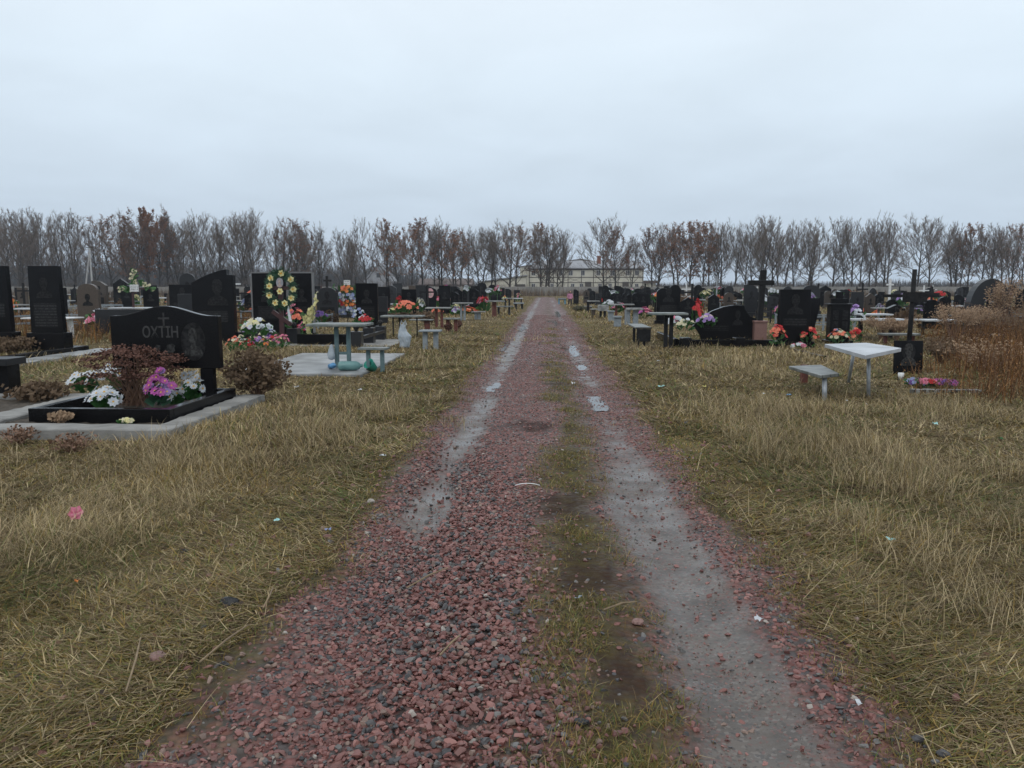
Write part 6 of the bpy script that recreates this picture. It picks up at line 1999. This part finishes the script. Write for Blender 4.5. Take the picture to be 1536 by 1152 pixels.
BY = 195.0
def bp(px, py): return at_Y(px, py, BY)
x0, x1 = bp(793, 430).x, bp(965, 430).x
ze = bp(880, 403).z; zr = bp(880, 391).z; za = bp(873, 385).z
t = thing('large_house', 'long cream two-storey house with dark timber framing and grey roof', 'house', ((x0 + x1) / 2, BY, 0))
hw = (x1 - x0) / 2
MB().box(-hw, hw, 0, 10, -.2, ze).build('wall', 'cream', t)
rf = MB().add([(-hw - .3, -.7, ze), (hw + .5, -.7, ze), (hw - 1.5, 5, zr), (-hw + 2.5, 5, zr), (-hw - .3, -.7, ze + .18), (hw + .5, -.7, ze + .18), (hw - 1.5, 5, zr + .18), (-hw + 2.5, 5, zr + .18), (-hw - .3, 10.5, ze), (hw + .5, 10.5, ze)],
              [(4, 5, 6, 7), (0, 1, 5, 4), (1, 9, 6, 5), (0, 4, 7, 8), (8, 7, 6, 9)]).build('roof', 'roof', t)
# rear hall with shallow gable
bx = lambda px: bp(px, 430).x - (x0 + x1) / 2
MB().prism([(bx(778), 0), (bx(966), 0), (bx(966), bp(0, 405).z), (bx(895), bp(0, 392.5).z), (bx(873), bp(0, 389).z), (bx(820), bp(0, 395).z), (bx(778), bp(0, 400).z)], 10.01, 24).build('hall', 'cream', t)
b = MB()
for (pa, ya, pb_, yb_) in ((774, 400, 820, 394.5), (820, 394.5, 873, 388.4), (873, 388.4, 895, 391.8), (895, 391.8, 969, 404.5)):
    A, B = (bx(pa), bp(0, ya).z), (bx(pb_), bp(0, yb_).z)
    b.prism([(A[0], A[1]), (B[0], B[1]), (B[0], B[1] + .14), (A[0], A[1] + .14)], 9.6, 24.3)
b.build('hall_roof', 'roofdark', t)
b = MB()
z2 = [bp(880, y).z for y in (416, 424)]
for z in z2: b.box(-hw, hw, -.05, -.005, z - .09, z + .09)
b.box(-hw, hw, -.05, -.005, ze - .3, ze - .03)
for px in (794, 812, 830, 852, 872, 890, 909, 927, 946, 964): 
    for (za_, zb_2) in ((z2[0] + .092, ze - .31), (z2[1] + .092, z2[0] - .092), (0, z2[1] - .092)):
        b.box(bx(px) - .09, bx(px) + .09, -.045, -.004, za_, zb_2)
for (pa, pb_) in ((852, 872), (909, 927), (812, 830)):
    xa, xb = bx(pa) + .1, bx(pb_) - .1
    for s_ in (0, 1):
        u, v = (xa, xb) if s_ else (xb, xa)
        zz0, zz1 = z2[1] + .1, z2[0] - .1
        b.prism([(u, zz0), (u + .15 * (1 if v > u else -1), zz0), (v, zz1), (v - .15 * (1 if v > u else -1), zz1)][::1 if v > u else -1], -.04 - .006 * s_, -.003)
b.build('timber_frame', 'timber', t)
for px in (800, 820, 841, 856, 874, 897, 918, 941, 955):
    xx = bx(px); zc = bp(0, 410).z
    f = MB().box(xx - .5, xx + .5, -.08, -.006, zc - .65, zc + .65).build('window', 'winwhite', t)
    MB().box(xx - .42, xx - .04, -.09, -.081, zc - .57, zc + .57).box(xx + .04, xx + .42, -.09, -.081, zc - .57, zc + .57).build('pane', 'glass', f)
for px in (800, 828, 859, 872, 900, 915, 936, 955):
    xx = bx(px); zc = bp(0, 429).z
    f = MB().box(xx - .45, xx + .45, -.08, -.006, zc - .6, zc + .6).build('window', 'winwhite', t)
    MB().box(xx - .38, xx - .04, -.09, -.081, zc - .52, zc + .52).box(xx + .04, xx + .38, -.09, -.081, zc - .52, zc + .52).build('pane', 'glass', f)
for px in (882, 938):
    MB().box(bx(px) - .75, bx(px) + .75, -.7, -.09, bp(0, 430).z, bp(0, 423).z).build('porch', 'timber', t)
for px in (899, 942):
    MB().box(bx(px) - .45, bx(px) + .45, 2.5, 3.4, ze + .6, zr + 1.3).build('chimney', 'brick', t)

xs0, xs1 = bp(966, 430).x, bp(986, 430).x
t = thing('small_annex', 'small cream annex with dark roof beside the long house', 'shed', ((xs0 + xs1) / 2, BY + 3, 0))
w = (xs1 - xs0) / 2
MB().box(-w + .1, w, 0, 5, -.1, bp(0, 425).z).build('wall', 'cream', t); MB().box(-w + .1, w + .4, -.5, 5.4, bp(0, 425).z + .005, bp(0, 421).z).build('roof', 'roofdark', t)
t = thing('low_shed', 'long low shed with sloping roof beside the long house', 'shed', (bp(756, 430).x, BY - 4, 0))
w = (bp(790, 430).x - bp(722, 430).x) / 2
MB().prism([(-w, 0), (w, 0), (w, 4.2), (-w, 2.6)], 0, 7).build('wall', 'cream', t)
MB().prism([(-w - .4, 2.62), (w + .1, 4.23), (w + .1, 4.5), (-w - .4, 2.85)], -.5, 7.5).build('roof', 'roof', t)
MB().box(w * .55, w * .95, -.05, -.005, 0, 2.2).build('door', 'timber', t)
t = thing('brick_barn', 'low red-brown barn with brown roof seen between far trunks', 'barn', (bp(652, 430).x, 215, 0))
w = 7.2
MB().box(-w, w, 0, 8, -.1, 2.2).build('wall', 'barnwall', t)
MB().add([(-w - .4, -.5, 2.2), (w + .4, -.5, 2.2), (w + .4, 4, 3.9), (-w - .4, 4, 3.9), (-w - .4, 8.5, 2.2), (w + .4, 8.5, 2.2)], [(0, 1, 2, 3), (3, 2, 5, 4), (0, 3, 4), (1, 5, 2), (0, 4, 5, 1)]).build('roof', 'roofdark', t)
t = thing('gabled_house', 'grey steep-gabled house faint behind the far trees', 'house', (at_Y(568, 430, 290).x, 290, 0))
MB().prism([(-5, 0), (5, 0), (5, 4), (0, 10), (-5, 4)], 0, 9).build('wall', 'roof', t)
b = MB().prism([(-5.6, 3.5), (-5.3, 3.2), (.0, 10.03), (0, 10.5)], -.5, 9.5).prism([(5.3, 3.2), (5.6, 3.5), (.002, 10.5), (.002, 10.03)], -.5, 9.5); b.build('roof', 'roof', t)
MB().box(-.7, .7, -.06, -.005, 5, 6.6).build('window', 'glass', t)

pb_ = at_Y(138, 421, 118)
t = thing('utility_pole', 'whitish concrete utility pole with leaning strut before the trees', 'pole', (pb_.x, 118, 0))
zt = at_Y(138, 372, 118).z
MB().tube([(0, 0, -.2), (-.05, 0, zt)], [.16, .11], 8).build('post', 'polewhite', t)
xs_ = at_Y(125, 421, 118).x - pb_.x
MB().tube([(xs_, 0, -.2), (-.12, 0, zt - .8)], [.14, .1], 8).build('strut', 'polewhite', t)
MB().box(-.5, .4, -.06, .06, zt + .01, zt + .1).build('crossarm', 'timber', t)

# ------------------------------------------------------------------ haze
def haze(dens):
    b = MB().box(-420, 420, -14, 420, -1.2, 24)
    me = bpy.data.meshes.new('haze'); me.from_pydata(b.v, [], b.f)
    m = bpy.data.materials.new('damp air'); m.use_nodes = True
    nt = m.node_tree; nt.nodes.remove(nt.nodes['Principled BSDF'])
    v = nt.nodes.new('ShaderNodeVolumePrincipled'); v.inputs['Color'].default_value = (.80, .86, .95, 1); v.inputs['Density'].default_value = dens; v.inputs['Anisotropy'].default_value = .2
    nt.links.new(v.outputs[0], nt.nodes['Material Output'].inputs['Volume'])
    me.materials.append(m)
    o = bpy.data.objects.new('haze', me); COL.objects.link(o); o['kind'] = 'stuff'; o['label'] = 'thin damp winter haze over the graveyard'


haze(.00045)

# ------------------------------------------------------------------ sky and light
W = bpy.data.worlds.new("World"); S.world = W; W.use_nodes = True
nt = W.node_tree; N, L = nt.nodes.new, nt.links.new
for n_ in list(nt.nodes): nt.nodes.remove(n_)
out = N('ShaderNodeOutputWorld')
sky = N('ShaderNodeTexSky'); sky.sky_type = 'NISHITA'; sky.sun_disc = False
sky.sun_elevation = R(38); sky.sun_rotation = R(200); sky.air_density = 1.5; sky.dust_density = 4
bg1 = N('ShaderNodeBackground'); bg1.inputs['Strength'].default_value = .08
L(sky.outputs[0], bg1.inputs['Color'])
tc = N('ShaderNodeTexCoord'); sp_ = N('ShaderNodeSeparateXYZ'); L(tc.outputs['Generated'], sp_.inputs[0])
rp = N('ShaderNodeValToRGB')
st = [(0.0, (.545, .655, .785)), (.10, (.635, .75, .875)), (.25, (.79, .91, 1.02)), (.5, (.98, 1.05, 1.12)), (1.0, (1.15, 1.19, 1.22))]
while len(rp.color_ramp.elements) < len(st): rp.color_ramp.elements.new(.5)
for e, (p_, c) in zip(rp.color_ramp.elements, st): e.position = p_; e.color = (*c, 1)
L(sp_.outputs['Z'], rp.inputs['Fac'])
# cloud deck: direction projected on a plane overhead
ad = N('ShaderNodeMath'); ad.operation = 'MAXIMUM'; ad.inputs[1].default_value = 0; L(sp_.outputs['Z'], ad.inputs[0])
ad2 = N('ShaderNodeMath'); ad2.operation = 'ADD'; ad2.inputs[1].default_value = .16; L(ad.outputs[0], ad2.inputs[0])
dx = N('ShaderNodeMath'); dx.operation = 'DIVIDE'; L(sp_.outputs['X'], dx.inputs[0]); L(ad2.outputs[0], dx.inputs[1])
dy = N('ShaderNodeMath'); dy.operation = 'DIVIDE'; L(sp_.outputs['Y'], dy.inputs[0]); L(ad2.outputs[0], dy.inputs[1])
cb_ = N('ShaderNodeCombineXYZ'); L(dx.outputs[0], cb_.inputs[0]); L(dy.outputs[0], cb_.inputs[1])
nz = N('ShaderNodeTexNoise'); nz.inputs['Scale'].default_value = 1.3; nz.inputs['Detail'].default_value = 7; nz.inputs['Roughness'].default_value = .5; nz.inputs['Distortion'].default_value = .3
L(cb_.outputs[0], nz.inputs['Vector'])
mr = N('ShaderNodeMapRange'); mr.inputs['From Min'].default_value = .3; mr.inputs['From Max'].default_value = .7; mr.inputs['To Min'].default_value = .935; mr.inputs['To Max'].default_value = 1.05
L(nz.outputs['Fac'], mr.inputs['Value'])
bg2 = N('ShaderNodeBackground'); L(rp.outputs['Color'], bg2.inputs['Color']); L(mr.outputs['Result'], bg2.inputs['Strength'])
mx = N('ShaderNodeMixShader'); mx.inputs[0].default_value = .94
L(bg1.outputs[0], mx.inputs[1]); L(bg2.outputs[0], mx.inputs[2]); L(mx.outputs[0], out.inputs['Surface'])

sd = bpy.data.lights.new('sun', 'SUN'); sd.energy = .5; sd.angle = R(25); sd.color = (1, .97, .93)
so_ = bpy.data.objects.new('sun', sd); COL.objects.link(so_)
so_.rotation_euler = (R(52), 0, R(-20))

S.view_settings.view_transform = 'Standard'; S.view_settings.look = 'None'; S.view_settings.exposure = 0; S.view_settings.gamma = 1
S.view_settings.use_curve_mapping = False
S.cycles.use_denoising = True
S.cycles.max_bounces = 5; S.cycles.diffuse_bounces = 2; S.cycles.glossy_bounces = 2; S.cycles.transmission_bounces = 2; S.cycles.volume_bounces = 0; S.cycles.transparent_max_bounces = 4
print('objects', len(S.objects))
